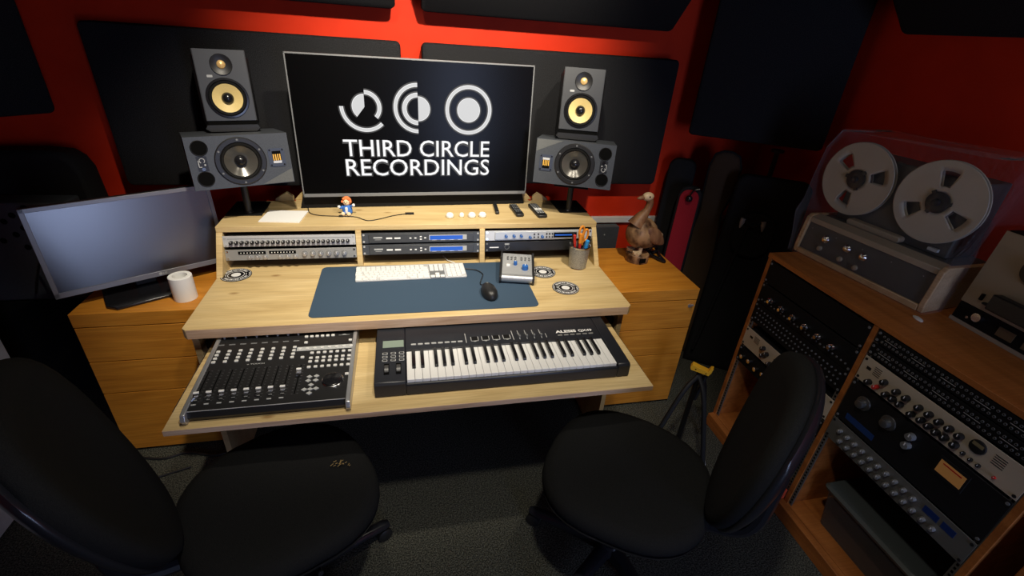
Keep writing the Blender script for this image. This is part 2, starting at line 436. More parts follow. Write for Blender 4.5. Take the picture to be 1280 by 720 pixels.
# offcuts of board propping the television at both ends
for sx, xo, lab in ((1, .150, 'left'), (-1, 1.395, 'right')):
    g = MB(); X = lambda a: xo + sx * a
    g.prism([(X(0), .7405), (X(.075), .7405), (X(.075), .925), (X(.05), .945), (X(0), .915)], 'y', .412, .430)
    tag(g.build('wood_offcut', OAK, bevel=.001), 'pale cut board standing behind the %s end of the hutch top' % lab, 'wood offcut', 'wood offcuts behind the hutch')
    g = MB(); g.prism([(X(.078), .9085), (X(.150), .9085), (X(.128), .950), (X(.118), .950), (X(.098), .930)], 'y', .418, .436)
    tag(g.build('wood_wedge', OAK, bevel=.001), 'pale notched wooden wedge at the %s foot of the television' % lab, 'wood wedge', 'wood wedges by the television')

# ------------------------------------------------------------------ left and right drawer chests
def chest(label, x0, x1, yf, yb, lines, keyhole):
    c = thing('drawer_chest', label, 'drawer chest', ((x0 + x1) / 2, yf, 0)); o = ((x0 + x1) / 2, yf, 0)
    m = MB(o); m.box(x0 + .002, x1 - .002, yf + .02, yb, .012, .612); m.build('carcass', BEECH, c)
    m = MB(o); m.box(x0, x1, yf, yb, .6125, .668); m.build('chest_top', BEECH, c, bevel=.002)
    for a, b in zip(lines[:-1], lines[1:]):
        m = MB(o); m.box(x0 + .001, x1 - .001, yf + .001, yf + .0195, b + .0018, a - .0018); d = m.build('drawer_front', BEECH, c, bevel=.0012)
        if keyhole and a == lines[0]:
            k = MB(o); k.cyl((x1 - .03, yf + .002, a - .03), (0, -1, 0), .009, .004); k.box(x1 - .034, x1 - .018, yf - .012, yf - .002, a - .026, a - .020); k.build('lock', SIL, d)
    return c
chest('orange beech drawer chest left of the desk carrying the dark computer monitor', -.453, -.004, -.097, .345, (.611, .459, .309, .012), False)
chest('orange beech drawer chest right of the desk carrying the carved bird', 1.545, 1.995, -.118, .345, (.611, .459, .309, .012), True)

# ------------------------------------------------------------------ television
tv = thing('television', 'large flat television on the hutch showing a white studio logo', 'television', (.777, .30, .908), (0, 0, R(3.0)))
w, h = .965, .545; zb = .060
T = Matrix.Translation((0, 0, zb)) @ Matrix.Rotation(R(-1.5), 4, 'X')
m = MB(M=T); m.box(-w / 2, w / 2, 0, .022, 0, h); m.box(-w / 2 + .12, w / 2 - .12, .022, .055, .05, h * .6); m.build('rear_shell', BLK, tv, bevel=.003)
m = MB(M=T)
for a in ((-w / 2, w / 2, -.003, .004, h - .006, h), (-w / 2, -w / 2 + .005, -.003, .004, 0, h), (w / 2 - .005, w / 2, -.003, .004, 0, h), (-w / 2, w / 2, -.003, .004, 0, .014)): m.box(*a)
m.build('bezel', GREYP, tv, bevel=.0008)
m = MB(M=T); m.box(-w / 2 + .005, w / 2 - .005, -.0015, -.0005, .014, h - .006); scr = m.build('screen', SCREEN, tv)
TG = T @ Matrix.Translation((0, 0, h / 2))
def logo_shapes(m, g, mi, y, inner=0):
    e = inner
    m.arc(-.2115, .0900, e and .0 or .0, .0480 + g, 90, 231, y - .0003, y, 30, mi)
    m.arc(-.2100, .0890, .0480 - g, .0630 + g, -43, 90, y - .0003, y, 30, mi)
    m.arc(-.2100, .0905, .0820 - g, .0955 + g, 180, 315, y - .0003, y, 40, mi)
    m.arc(-.0035, .0895, .0820 - g, .0960 + g, 90, 270, y - .0003, y, 40, mi)
    m.arc(-.0035, .0875, .0450 - g, .0620 + g, 90, 270, y - .0003, y, 40, mi)
    m.arc(-.0020, .0885, 0, .0475 + g, -90, 90, y - .0003, y, 30, mi)
    m.arc(.2060, .0885, .0830 - g, .0972 + g, 0, 360, y - .0003, y, 64, mi)
    m.arc(.2058, .0885, 0, .0480 + g, 0, 360, y - .0003, y, 48, mi)
m = MB(M=TG)
for k, g in enumerate((.0055, .004, .0025)): logo_shapes(m, g, 2, -.0019 - k * .0003)
logo_shapes(m, 0, 1, -.0035); logo_shapes(m, -.0018, 0, -.0040)
for k, bd in enumerate((.05, .035)): 
    m.text('THIRD CIRCLE', -.3062 - .002, -.1025, .0665, -.0024 - k * .0003, 2, .606 + .004, bold=bd); m.text('RECORDINGS', -.3035 - .002, -.1825, .0680, -.0024 - k * .0003, 2, .606 + .004, bold=bd)
m.text('THIRD CIRCLE', -.3055, -.1023, .0665, -.0036, 1, .6060, bold=.002)
m.text('RECORDINGS', -.3025, -.1823, .0680, -.0036, 1, .6050, bold=.002)
m.build('studio_logo', [LOGO, LOGOB, HALO], scr, flat=True)
m = MB(); m.prism([(-.505, -.0), (.490, -.0), (.475, .056), (-.490, .056)], 'y', .032, .085); m.build('stand_plinth', DARK, tv, bevel=.002)

# ------------------------------------------------------------------ loudspeakers
def side_monitor(label, loc, yaw, flip, tilt=R(7)):
    """wide two-way monitor lying on its side: ribbon tweeter at one end, two round ports at the other"""
    t = thing('studio_monitor', label, 'loudspeaker', loc, (0, 0, yaw), 'horizontal studio monitors on short stands')
    W, Hh, D = .33, .182, .26
    F = Matrix.Translation((0, 0, Hh / 2)) @ Matrix.Rotation(-tilt, 4, 'X')
    if flip: F = F @ Matrix.Rotation(PI, 4, 'Y')
    Z = Hh / 2
    m = MB(M=F)
    m.add([(-W / 2, 0, -Z), (W / 2, 0, -Z), (W / 2, 0, Z), (-W / 2, 0, Z), (-W / 2, D, -Z), (W / 2, D, -Z), (W / 2, D, Z), (-W / 2, D, Z)], [(0, 1, 5, 4), (1, 2, 6, 5), (2, 3, 7, 6), (3, 0, 4, 7), (4, 5, 6, 7)])
    m.add([(-W / 2, 0, -Z), (-.09, 0, -Z), (-.09, 0, Z), (-W / 2, 0, Z)], [(0, 1, 2, 3)]); m.add([(.084, 0, -Z), (W / 2, 0, -Z), (W / 2, 0, Z), (.084, 0, Z)], [(0, 1, 2, 3)])
    m.rect_hole(-.09, .084, -Z, Z, -.003, 0, .0645, 0); cab = m.build('cabinet', CHAR, t)
    # lighter facet at the tweeter corner
    m = MB(M=F); m.prism([(.055, -Z + .002), (W / 2 - .002, -Z + .002), (W / 2 - .002, -Z + .052)], 'y', -.0012, .002); m.build('corner_facet', CHARL, t)
    cx, cz = -.003, .0
    m = MB(M=F)
    m.lathe([(.0845, .001), (.0845, -.003), (.081, -.006), (.068, -.006), (.064, -.002), (.064, .004)], (cx, 0, cz), (0, 1, 0), 48, 0, cap=False)
    wf = m.build('woofer_frame', BLK, t)
    m = MB(M=F)
    for k in range(6):
        a = R(90 + 60 * k); m.cyl((cx + .0755 * math.cos(a), -.005, cz + .0755 * math.sin(a)), (0, -1, 0), .0036, .003, 10)
    m.build('screw', GREYP, wf)
    m = MB(M=F); m.lathe([(.065, -.001), (.062, -.007), (.057, -.006), (.054, .000)], (cx, 0, cz), (0, 1, 0), 48, cap=False); m.build('rubber_surround', DARK, t)
    m = MB(M=F); m.lathe([(.0545, -.001), (.04, .006), (.024, .014), (.018, .016)], (cx, 0, cz), (0, 1, 0), 48, cap=False); m.build('woofer_cone', plainget('grey_glass_cone', (.085, .08, .07), .22, .25), t)
    m = MB(M=F); m.lathe([(.021, .012), (.018, .004), (.012, -.002), (.005, -.0045), (.0005, -.005)], (cx, 0, cz), (0, 1, 0), 32, cap=False); m.build('dust_cap', BLKG, t)
    # ribbon tweeter
    tx, tz = .1165, .004
    m = MB(M=F); m.prism(rrect(tx - .027, tx + .029, tz - .032, tz + .034, .008, 4), 'y', -.003, .001, 0); tp = m.build('tweeter_plate', plainget('tweeter_plate_paint', (.045, .055, .085), .4), t)
    m = MB(M=F); m.box(tx - .014, tx + .016, -.0036, -.003, tz - .021, tz + .024); m.build('tweeter_recess', HOLE, tp)
    m = MB(M=F)
    for k in range(4): m.box(tx - .0125 + k * .0074, tx - .0085 + k * .0074, -.0042, -.0036, tz - .010, tz + .013)
    m.build('ribbon', plainget('orange_ribbon', (.80, .45, .08), .4), tp)
    m = MB(M=F); m.box(tx - .0135, tx + .0155, -.0044, -.0036, tz - .020, tz - .011); m.build('tweeter_tab', SILP, tp)
    m = MB(M=F)
    for a in (-1, 1):
        for b in (-1, 1): m.cyl((tx + .001 + a * .022, -.003, tz + .001 + b * .027), (0, -1, 0), .003, .0015, 10)
    m.build('tweeter_screw', DARK, tp)
    for s in (-1, 1):
        m = MB(M=F); m.lathe([(.027, -.0002), (.0255, -.0035), (.024, -.002), (.023, .004)], (-.124, 0, s * .053), (0, 1, 0), 32, cap=False)
        p = m.build('bass_port', BLK, t)
        m = MB(M=F); m.lathe([(.0001, -.0005), (.0235, -.0005)], (-.124, 0, s * .053), (0, 1, 0), 32, cap=False); m.build('port_opening', HOLE, p)
    m = MB(M=F); m.box(-.140, -.108, -.0012, .001, -.025, .025, 0)
    m.arc(-.124, .011, .0068, .0090, -60, 240, -.002, -.0011, 24, 1); m.box(-.137, -.1345, -.002, -.0011, -.012, .012, 1); m.box(-.137, -.127, -.002, -.0011, -.012, -.0095, 1)
    m.cyl((-.117, -.001, -.004), (0, -1, 0), .003, .001, 10, 1); m.cyl((-.124, -.001, -.018), (0, -1, 0), .006, .004, 16, 2)
    m.build('control_strip', [BLK, LGREY, BLKG], t)
    return t
def plainget(name, c, rough=.5, metal=0):
    return MATS.get(name) or plain(name, c, rough, metal)
def d2(yaw, d): return (-math.sin(yaw) * d, math.cos(yaw) * d)
def stand_for(label, bx, by, px, py, yaw):
    t = thing('speaker_stand', label, 'speaker stand', (px, py, .908), (0, 0, 0), 'short black speaker stands on the hutch')
    m = MB((px, py, .908)); m.box(bx, bx + .135, by, by + .165, .9085, .913); m.build('base_plate', DARK, t, bevel=.001)
    m = MB((px, py, .908)); m.lathe([(.017, .913), (.013, .918), (.013, 1.030)], (px, py, 0), (0, 0, 1), 20); m.build('pole', BLK, t)
    m = MB((px, py, .908), Matrix.Translation((px, py, 0)) @ Matrix.Rotation(yaw, 4, 'Z')); m.o = Vector((px, py, .908)); m.M = m.M @ Matrix.Translation((0, 0, 1.038)) @ Matrix.Rotation(R(-7), 4, 'X'); m.box(-.075, .075, -.085, .085, -.005, 0); m.build('top_plate', DARK, t, bevel=.001)
    return t
yl, yr = R(22.5), R(-20.8)
L0 = (.133, .130); R0 = (1.407, .129)
stand_for('black speaker stand under the left horizontal monitor', .003, .218, L0[0] + d2(yl, .13)[0], L0[1] + d2(yl, .13)[1], yl)
stand_for('black speaker stand under the right horizontal monitor beside the remotes', 1.405, .226, R0[0] + d2(yr, .13)[0], R0[1] + d2(yr, .13)[1], yr)
side_monitor('grey horizontal studio monitor left of the television, orange ribbon on its right', (L0[0], L0[1], 1.0605), yl, False)
side_monitor('grey horizontal studio monitor right of the television, orange ribbon on its left', (R0[0], R0[1], 1.0675), yr, True)

def upright_monitor():
    t = thing('studio_monitor', '', 'loudspeaker', (0, 0, 0), (0, 0, 0), 'upright studio monitors with yellow cones')
    def ring(ins, y, wid=.19, hh=.285):
        a = wid / 2 - ins; b = hh / 2 - ins; c = .030
        pts = []
        for sx, sz in ((1, 1), (-1, 1), (-1, -1), (1, -1)):
            p = [(sx * a, sz * (b - c)), (sx * (a - c * .35), sz * (b - c * .35)), (sx * (a - c), sz * b)]
            if sx * sz < 0: p = p[::-1]
            pts += p
        return [(x, y, z + hh / 2) for x, z in pts]
    m = MB(); m.loft([ring(.012, .222), ring(.002, .205), ring(0, .10), ring(.004, .03), ring(.012, .012)]); m.build('cabinet', BLK, t, bevel=.003)
    # raised flat baffle
    m = MB(); out = rrect(-.083, .083, .040, .280, .010, 4)
    m.prism([(-.083, .040), (.083, .040), (.083, .0405), (-.083, .0405)], 'y', -.001, .013); m.prism([(-.083, .2795), (.083, .2795), (.083, .280), (-.083, .280)], 'y', -.001, .013)
    for sx in (-1, 1): m.add([(sx * .083, .013, .04), (sx * .083, -.001, .04), (sx * .083, -.001, .28), (sx * .083, .013, .28), (sx * .080, -.002, .042), (sx * .080, -.002, .278)], [(0, 1, 2, 3), (1, 4, 5, 2)])
    m.rect_hole(-.080, .080, .0405, .19, 0, .118, .0605, -.002); m.add([(-.080, -.002, .19), (.080, -.002, .19), (.080, -.002, .2795), (-.080, -.002, .2795)], [(0, 1, 2, 3)]); bf = m.build('baffle', KRK_, t)
    cz = .118
    m = MB(); m.lathe([(.070, .0), (.068, -.0045), (.062, -.005), (.060, .002)], (0, -.002, cz), (0, 1, 0), 48, cap=False); m.build('woofer_ring', BLKG, t)
    m = MB(); m.lathe([(.061, .001), (.058, -.005), (.052, -.004), (.049, .001)], (0, -.002, cz), (0, 1, 0), 48, cap=False); m.build('rubber_surround', DARK, t)
    m = MB(); m.lathe([(.0495, .000), (.034, .007), (.018, .013)], (0, -.002, cz), (0, 1, 0), 48, cap=False); m.build('yellow_cone', YEL, t, label='yellow woven cone')
    m = MB(); m.lathe([(.020, .008), (.017, .001), (.011, -.004), (.004, -.006), (.0004, -.0062)], (0, -.002, cz), (0, 1, 0), 32, cap=False); m.build('dust_cap', BLKG, t)
    tz = .231
    m = MB(); m.lathe([(.036, .0005), (.0345, -.006), (.026, -.003), (.014, -.0005), (.0005, -.0005)], (0, -.002, tz), (0, 1, 0), 40, cap=False); m.build('tweeter_waveguide', BLK, t)
    m = MB(); m.lathe([(.0145, -.0005), (.013, -.004), (.008, -.007), (.0004, -.008)], (0, -.002, tz), (0, 1, 0), 28, cap=False); m.build('tweeter_dome', GOLD, t)
    m = MB(); m.prism(rrect(-.052, -.034, .188, .196, .002, 3), 'y', -.0028, -.0018); m.build('badge', LGREY, t)
    # slot port and chin at the foot
    m = MB(); m.box(-.080, .080, .002, .013, .026, .0395); m.build('port_slot', HOLE, t)
    m = MB(); out = [(-.092, .012), (-.078, .0005), (.078, .0005), (.092, .012), (.085, .026), (-.085, .026)]
    m.loft([[(x, .06, z) for x, z in out], [(x, -.004, z) for x, z in out], [(x * .97, -.008, z * .9 + .0018) for x, z in out]]); m.build('chin', BLK, t)
    return t
km = upright_monitor()
km['label'] = 'upright studio monitor with yellow cone standing on the left horizontal monitor'
km.location = (.088, .262, 1.2280); km.rotation_euler = (R(-7), 0, R(17))
copy_thing(km, (1.434, .205, 1.2425), (R(-7), 0, R(-17)), 'upright studio monitor with yellow cone standing on the right horizontal monitor')

# ------------------------------------------------------------------ computer monitor on the left chest
ya = R(31.5)
lm = thing('computer_monitor', 'dark widescreen computer monitor angled on the left drawer chest', 'monitor', (-.264, .066, .668), (0, 0, ya))
T = Matrix.Translation((.012, -.010, .052)) @ Matrix.Rotation(R(-6), 4, 'X')
w, h = .540, .315
m = MB(M=T); m.box(-w / 2, w / 2, .004, .028, 0, h); m.box(-w / 2 + .1, w / 2 - .1, .028, .05, .04, h - .08); m.build('rear_shell', BLK, lm, bevel=.003)
m = MB(M=T)
for a in ((-w / 2, w / 2, -.004, .004, h - .014, h), (-w / 2, -w / 2 + .014, -.004, .004, .0, h), (w / 2 - .014, w / 2, -.004, .004, 0, h), (-w / 2, w / 2, -.004, .004, 0, .019)): m.box(*a)
bz = m.build('bezel', MBEZ, lm, bevel=.001)
m = MB(M=T); m.box(-w / 2 + .014, w / 2 - .014, 0.0, .003, .019, h - .014); m.build('screen', MSCREEN, lm)
m = MB(M=T); m.cyl((.035, -.0041, .0095), (0, -1, 0), .0055, .0005, 16); m.text('LG', .043, .0055, .008, -.0046, 0, bold=.03); m.build('maker_logo', LGREY, bz)
m = MB(); m.box(-.035, .035, .035, .060, .012, .16); m.build('neck', BLK, lm, bevel=.004)
m = MB(); m.prism([(-.115, -.105), (.075, -.105), (.098, -.07), (.090, .09), (-.135, .09), (-.140, -.07)], 'z', .0005, .012); m.build('foot', BLKG, lm, bevel=.003)

m = MB(); m.lathe([(.0385, 0), (.0385, .093), (.037, .095), (.024, .095), (.024, .004), (.024, 0)], (0, 0, 0), (0, 0, 1), 40, cap=False)
tag(m.build('paper_roll', PAPER, loc=(-.115, -.008, .6685)), 'white paper roll standing on the left drawer chest before the monitor', 'paper roll')

# ------------------------------------------------------------------ rack gear in the hutch (front planes lean back a little)
LEAN = R(-9)
def rack_unit(label, x0, y, z0, h, face, name='rack_processor', depth=.2, group='rack units in the desk hutch', lean=LEAN, w=.4826, cat='rack unit', rz=0, ears=SIL):
    t = thing(name, label, cat, (x0 + w / 2 if rz == 0 else x0, y, z0), (lean, 0, rz), group)
    m = MB(); m.box(-w / 2 + .012, w / 2 - .012, .004, depth, .001, h - .001); m.build('chassis', BLK, t)
    m = MB(); m.box(-w / 2, w / 2, 0, .004, .0006, h - .0006); f = m.build('face_plate', face, t, bevel=.0006)
    m = MB()
    for s in (-1, 1):
        for zz in ((.008, h - .008) if h < .07 else (.008, h - .008)): m.cyl((s * (w / 2 - .008), 0, zz), (0, -1, 0), .0042, .002, 10)
    m.build('rack_screw', ears, f)
    return t, f
def knob(parent, name, mat, locs, r=.006, d=.012, seg=14, line=True, cap=None):
    m = MB(); m.lathe([(r, 0), (r * .92, -d), (r * .6, -d - .0004)], (0, 0, 0), (0, 1, 0), seg, 0)
    if line: m.box(-r * .12, r * .12, -d - .001, -d, r * .1, r * .95, 1)
    p = m.build(name, [mat, cap or WHITE], parent)
    return inst(name, p, parent, locs)
G = .484
U = .0437
ux = [.0226, .5290, 1.0346]
# left bay
t, f = rack_unit('silver rack unit with a long row of dark knobs, upper left of the desk hutch', ux[0], .078, .834, U, SILP, ears=LGREY)
knob(t, 'control_knob', BLK, [(-.212 + k * .01845, -.0005, .018) for k in range(24)], .0072, .012)
m = MB(); m.box(-.225, .225, -.0006, 0, .031, .0325, 0); m.build('scale_line', GREYP, f)
t, f = rack_unit('grey rack unit with silver knobs and black meter strips, lower left of the desk hutch', ux[0], .071, .780, U, plainget('dull_silver', (.34, .34, .33), .45, .3), ears=CHROME)
knob(t, 'control_knob', SIL, [(-.155 + k * .028, -.0005, .012) for k in range(3)] + [(-.045 + k * .028, -.0005, .012) for k in range(3)] + [(.045 + k * .030, -.0005, .021) for k in range(6)], .0085, .010)
for xa in (-.195, -.085):
    m = MB(); m.box(xa, xa + .098, -.0015, 0, .024, .036, 0)
    for k in range(8): m.cyl((xa + .010 + k * .011, -.0015, .030), (0, -1, 0), .0022, .001, 8, 1)
    m.build('meter_strip', [HOLE, WHITE], f)
m = MB(); 
for k in range(6): m.arc(.045 + k * .030, .021, .0105, .0117, -50, 230, -.0008, -.0002, 18)
m.build('knob_scale', GREYP, f)
# middle bay: two dark units with blue displays
def blue_unit(label, z0, y):
    t, f = rack_unit(label, ux[1], y, z0, U, CHAR, name='wireless_receiver', ears=LGREY)
    m = MB(); m.box(-.213, .213, -.006, 0, .004, U - .004, 0); b = m.build('front_bezel', plainget('gunmetal', (.06, .063, .066), .4, .2), t, bevel=.001)
    m = MB(); m.box(.028, .185, -.0075, -.0055, .012, U - .010, 0); m.box(.031, .168, -.0080, -.0075, .0135, U - .013, 1)
    for k in range(4): m.box(.04 + k * .036, .058 + k * .036, -.0084, -.0075, .0118, .0132, 2)
    m.build('blue_display', [LGREY, BLUESC, WHITE], t)
    m = MB(); m.text('Beta', -.195, .021, .008, -.0064, 0, .036, bold=.05) if False else m.box(-.195, -.160, -.0066, -.006, .0225, .0285, 0)
    m.box(-.190, -.165, -.0066, -.006, .016, .0175, 0)
    for xa in (-.145, -.112): m.box(xa, xa + .024, -.0085, -.006, .0195, .0255, 1)
    for xa, za in ((-.048, .022), (-.028, .022), (-.006, .0275), (-.006, .0165), (.012, .022)): m.box(xa - .004, xa + .004, -.0085, -.006, za - .0022, za + .0022, 1)
    m.build('button_row', [LGREY, WHITE], t)
blue_unit('dark rack unit with blue display, upper of two in the middle hutch bay', .834, .085)
blue_unit('dark rack unit with blue display, lower of two in the middle hutch bay', .786, .077)
# right bay
t, f = rack_unit('silver rack unit with a dark display behind the pen pot, right bay of the hutch', ux[2], .080, .838, U, SILP, ears=CHROME)
m = MB(); m.box(-.20, .20, -.004, 0, .004, U - .004); m.build('front_bezel', plainget('pale_silver', (.52, .54, .56), .4, .3), t, bevel=.002)
knob(t, 'control_knob', BLUE, [(-.152, -.004, .021), (-.117, -.004, .021), (-.085, -.004, .021), (-.045, -.004, .014), (.010, -.004, .016)], .0065, .011, cap=LGREY)
m = MB(); m.box(.062, .168, -.0062, -.004, .011, .033, 0); m.box(.068, .160, -.0066, -.0062, .019, .025, 1); m.build('display', [HOLE, BLUESC], t)
pts = [(-.026 + 0 * k, -.004, .014 + .013 * k) for k in range(2)] + [(-.008, -.004, .014 + .013 * k) for k in range(2)]
for c in range(3): pts += [(.030 + c * .013, -.004, .014), (.030 + c * .013, -.004, .028)]
m = MB(); m.cyl((0, 0, 0), (0, -1, 0), .0035, .003, 10); inst('push_button', m.build('push_button', BLK, t), t, pts)
t, f = rack_unit('plain black rack unit with one white strip, lower right bay of the hutch', ux[2], .072, .790, U, BLK, ears=GREYP)
m = MB(); m.box(-.222, -.182, -.0008, 0, .017, .0215, 0); m.build('white_label', WHITE, t)
m = MB(); m.arc(-.146, .020, .009, .0105, 0, 360, -.003, 0, 24, 0); m.box(-.156, -.136, -.003, 0, .031, .036, 1); m.build('power_switch', [GREYP, LGREY], t)

# ------------------------------------------------------------------ things on the hutch top
Z1 = .9083
m = MB(); m.prism([(.141, .147), (.294, .133), (.308, .262), (.155, .273)], 'z', Z1, Z1 + .004)
tag(m.build('paper_sheet', PAPER), 'white sheet of paper lying on the hutch top before the left speaker', 'paper')
m = MB(); m.tube(spline([(.302, .292, Z1 + .012), (.318, .24, Z1 + .003), (.36, .212, Z1 + .002), (.44, .200, Z1 + .002), (.505, .189, Z1 + .002), (.553, .147, Z1 + .002), (.602, .165, Z1 + .002), (.650, .199, Z1 + .002), (.707, .222, Z1 + .003)], 6), .0018, 6)
wire = m; wire.box(.705, .742, .217, .228, Z1, Z1 + .007); wire.box(.436, .452, .195, .203, Z1, Z1 + .006)
tag(wire.build('thin_cable', BLK), 'thin black cable with a plug lying along the hutch top before the television', 'cable')
# little soft toy, a plain doll in an orange hood and blue coat
d = thing('toy_doll', 'small toy doll with orange hair and blue coat sitting before the television', 'toy', (.468, .235, Z1), (0, 0, R(-8)))
m = MB(); m.loft([[(math.cos(a) * rx, math.sin(a) * rx * .8, z) for a in [2 * PI * k / 16 for k in range(16)]] for rx, z in ((.010, .002), (.020, .006), (.021, .020), (.017, .032), (.010, .040))]); m.build('coat', TOYB, d)
m = MB(); m.box(-.005, .006, -.020, -.012, .006, .034); m.build('shirt_front', WHITE, d, bevel=.003)
m = MB(); m.ball((0, -.002, .052), (.014, .013, .0145)); hd = m.build('head', SKIN, d)
m = MB(); m.ball((.006, -.0145, .056), .0018, 8, 6); m.ball((-.005, -.0147, .055), .0018, 8, 6); m.ball((0, -.016, .050), .002, 8, 6); m.build('face', DARK, hd)
m = MB(); m.ball((0, .004, .055), (.0195, .0145, .0205)); m.ball((-.010, -.006, .067), .006, 10, 7); m.ball((.009, -.006, .067), .006, 10, 7); m.ball((-.016, -.004, .054), .006, 10, 7); m.ball((.016, -.004, .054), .006, 10, 7); m.build('orange_hair', HAIR, hd)
for s, hz in ((-1, .030), (1, .040)):
    m = MB(); m.tube([(s * .015, -.002, .032), (s * .022, -.006, hz - .002), (s * .028, -.010, hz)], [.006, .0055, .005], 8); m.ball((s * .030, -.011, hz + .003), .0065, 10, 7, 1); m.build('arm', [TOYB, WHITE], d)
for s in (-1, 1):
    m = MB(); m.tube([(s * .008, -.008, .008), (s * .011, -.022, .008)], .0075, 8); m.ball((s * .012, -.029, .009), (.009, .008, .009), 10, 7, 1); m.build('leg', [TOYB, SKIN], d)
# four white earplug-like knobs
cupm = MB(); cupm.lathe([(.013, 0), (.0165, .004), (.0165, .012), (.012, .019), (.004, .022), (.0005, .0222)], (0, 0, 0), (0, 0, 1), 20)
for i, (x, y, s, l) in enumerate(((.893, .180, 1, 'white plastic knob, leftmost of the four on the hutch top'), (.945, .186, .62, 'smallest white plastic knob, second of the four on the hutch top'), (.989, .182, 1, 'white plastic knob, third of the four on the hutch top'), (1.036, .184, 1, 'white plastic knob, rightmost of the four, nearest the remotes'))):
    if i == 0: c0 = cupm.build('round_knob', WHITE); o = c0
    else: o = c0.copy(); col.objects.link(o)
    o.location = (x, y, Z1); o.scale = (s, s, 1 if s == 1 else .9); tag(o, l, 'knob', 'white knobs on the hutch top')
def remote(label, x, y, rz, w, l, btn, pale=False):
    t = thing('remote_control', label, 'remote control', (x, y, Z1), (0, 0, rz), 'remote controls on the hutch top')
    m = MB(); m.prism(rrect(-w / 2, w / 2, -l / 2, l / 2, w * .25, 4), 'z', 0, .014); m.build('handset', BLK, t, bevel=.003)
    p = []
    for i in range(btn):
        for k in range(3): p.append(((k - 1) * w * .27, l * .40 - i * l * .78 / max(1, btn), .0142))
    if p:
        mm = MB(); mm.box(-w * .09, w * .09, -l * .02, l * .02, 0, .0016); inst('button', mm.build('button', GREYP if not pale else LGREY, t), t, p)
    if pale:
        mm = MB(); mm.box(-w * .36, -w * .02, -.012, .004, .0142, .017); mm.box(w * .06, w * .38, -.012, .004, .0142, .017); mm.build('white_button_pair', WHITE, t)
remote('slim dark remote, leftmost of the three below the television', 1.112, .272, R(-4), .017, .125, 0)
remote('medium black remote lying between the slim one and the white-buttoned one', 1.202, .245, R(3), .036, .14, 5)
remote('thick black remote with white buttons nearest the right speaker stand', 1.300, .240, R(4), .044, .165, 8, True)

# ------------------------------------------------------------------ things on the worktop
Z0 = .7403
m = MB(); m.prism(rrect(.370, 1.182, -.316, .066, .022, 6), 'z', Z0, Z0 + .0028)
tag(m.build('desk_mat', NAVY, bevel=.0008), 'large dark blue desk mat under the keyboard and mouse', 'desk mat')
ZM = Z0 + .0032
# computer keyboard
kb = thing('computer_keyboard', 'white full-size computer keyboard on the blue desk mat', 'keyboard', (.722, -.006, ZM), (0, 0, R(1.2)))
m = MB(); m.prism(rrect(-.217, .217, -.067, .059, .005, 3), 'z', 0.0, .006); m.build('base', SILP, kb, bevel=.001)
keys = []; px = .0193; y0 = -.058; ph = .0192
def row(r, xs):
    for x, wd in xs: keys.append((x, y0 + r * ph, wd))
def run(x, n): return [(x + i * px, 1) for i in range(n)]
X0 = -.2085
row(0, [(X0 + .004, 1.35), (X0 + .030, 1.2), (X0 + .058, 1.5), (X0 + .135, 5.6), (X0 + .212, 1.5), (X0 + .240, 1.2), (X0 + .265, 1.35)])
row(1, [(X0 + .011, 2.0)] + run(X0 + .044, 10) + [(X0 + .252, 2.6)])
row(2, [(X0 + .004, 1.6)] + run(X0 + .034, 11) + [(X0 + .257, 2.0)])
row(3, [(X0 + .002, 1.35)] + run(X0 + .029, 12) + [(X0 + .263, 1.4)])
row(4, run(X0, 13) + [(X0 + .259, 1.6)])
row(5, [(x - .001, .97) for x, _ in run(X0, 14)])
# arrows and the block above them
A0 = X0 + .289
keys += [(A0, y0, 1), (A0 + px, y0, 1), (A0 + 2 * px, y0, 1), (A0 + px, y0 + ph, 1)] + [(A0 + i * px, y0 + (3 + r) * ph, 1) for i in range(3) for r in range(3)]
B0 = A0 + 3 * px + .009
keys += [(B0 + i * px, y0 + r * ph, 1) for i in range(4) for r in range(6) if not (i == 3 and r == 0) and not (i == 0 and r == 0)] + [(B0 + .0005, y0, 1)]
m = MB(); m.prism(rrect(A0 - .011, A0 + .0495, y0 - .011, y0 + 5.5 * ph, .001, 2), 'z', .0060, .0064); m.build('grey_inset', GREYP, kb)
protos = {}
for i, (x, y, wd) in enumerate(keys[:98]):
    k = round(wd, 2)
    if k not in protos:
        hw = px * k / 2 - .0013 if k <= 1 else px * k / 2 - .0022
        mm = MB(); mm.loft([[(a, b, 0) for a, b in rrect(-hw, hw, -.0083, .0083, .0016, 2)], [(a * .98, b * .96, .0030) for a, b in rrect(-hw, hw, -.0083, .0083, .0016, 2)]]); protos[k] = mm.mesh('key', WHITE)
    o = bpy.data.objects.new('key', protos[k]); col.objects.link(o); o.parent = kb; o.location = (x, y, .0064)
mm = MB()
for x, y, wd in keys[98:]: mm.box(x - px * wd / 2 + .0013, x + px * wd / 2 - .0013, y - .0083, y + .0083, .0064, .0094)
o = mm.build('number_keys', WHITE, kb, bevel=.0005); o['kind'] = 'stuff'

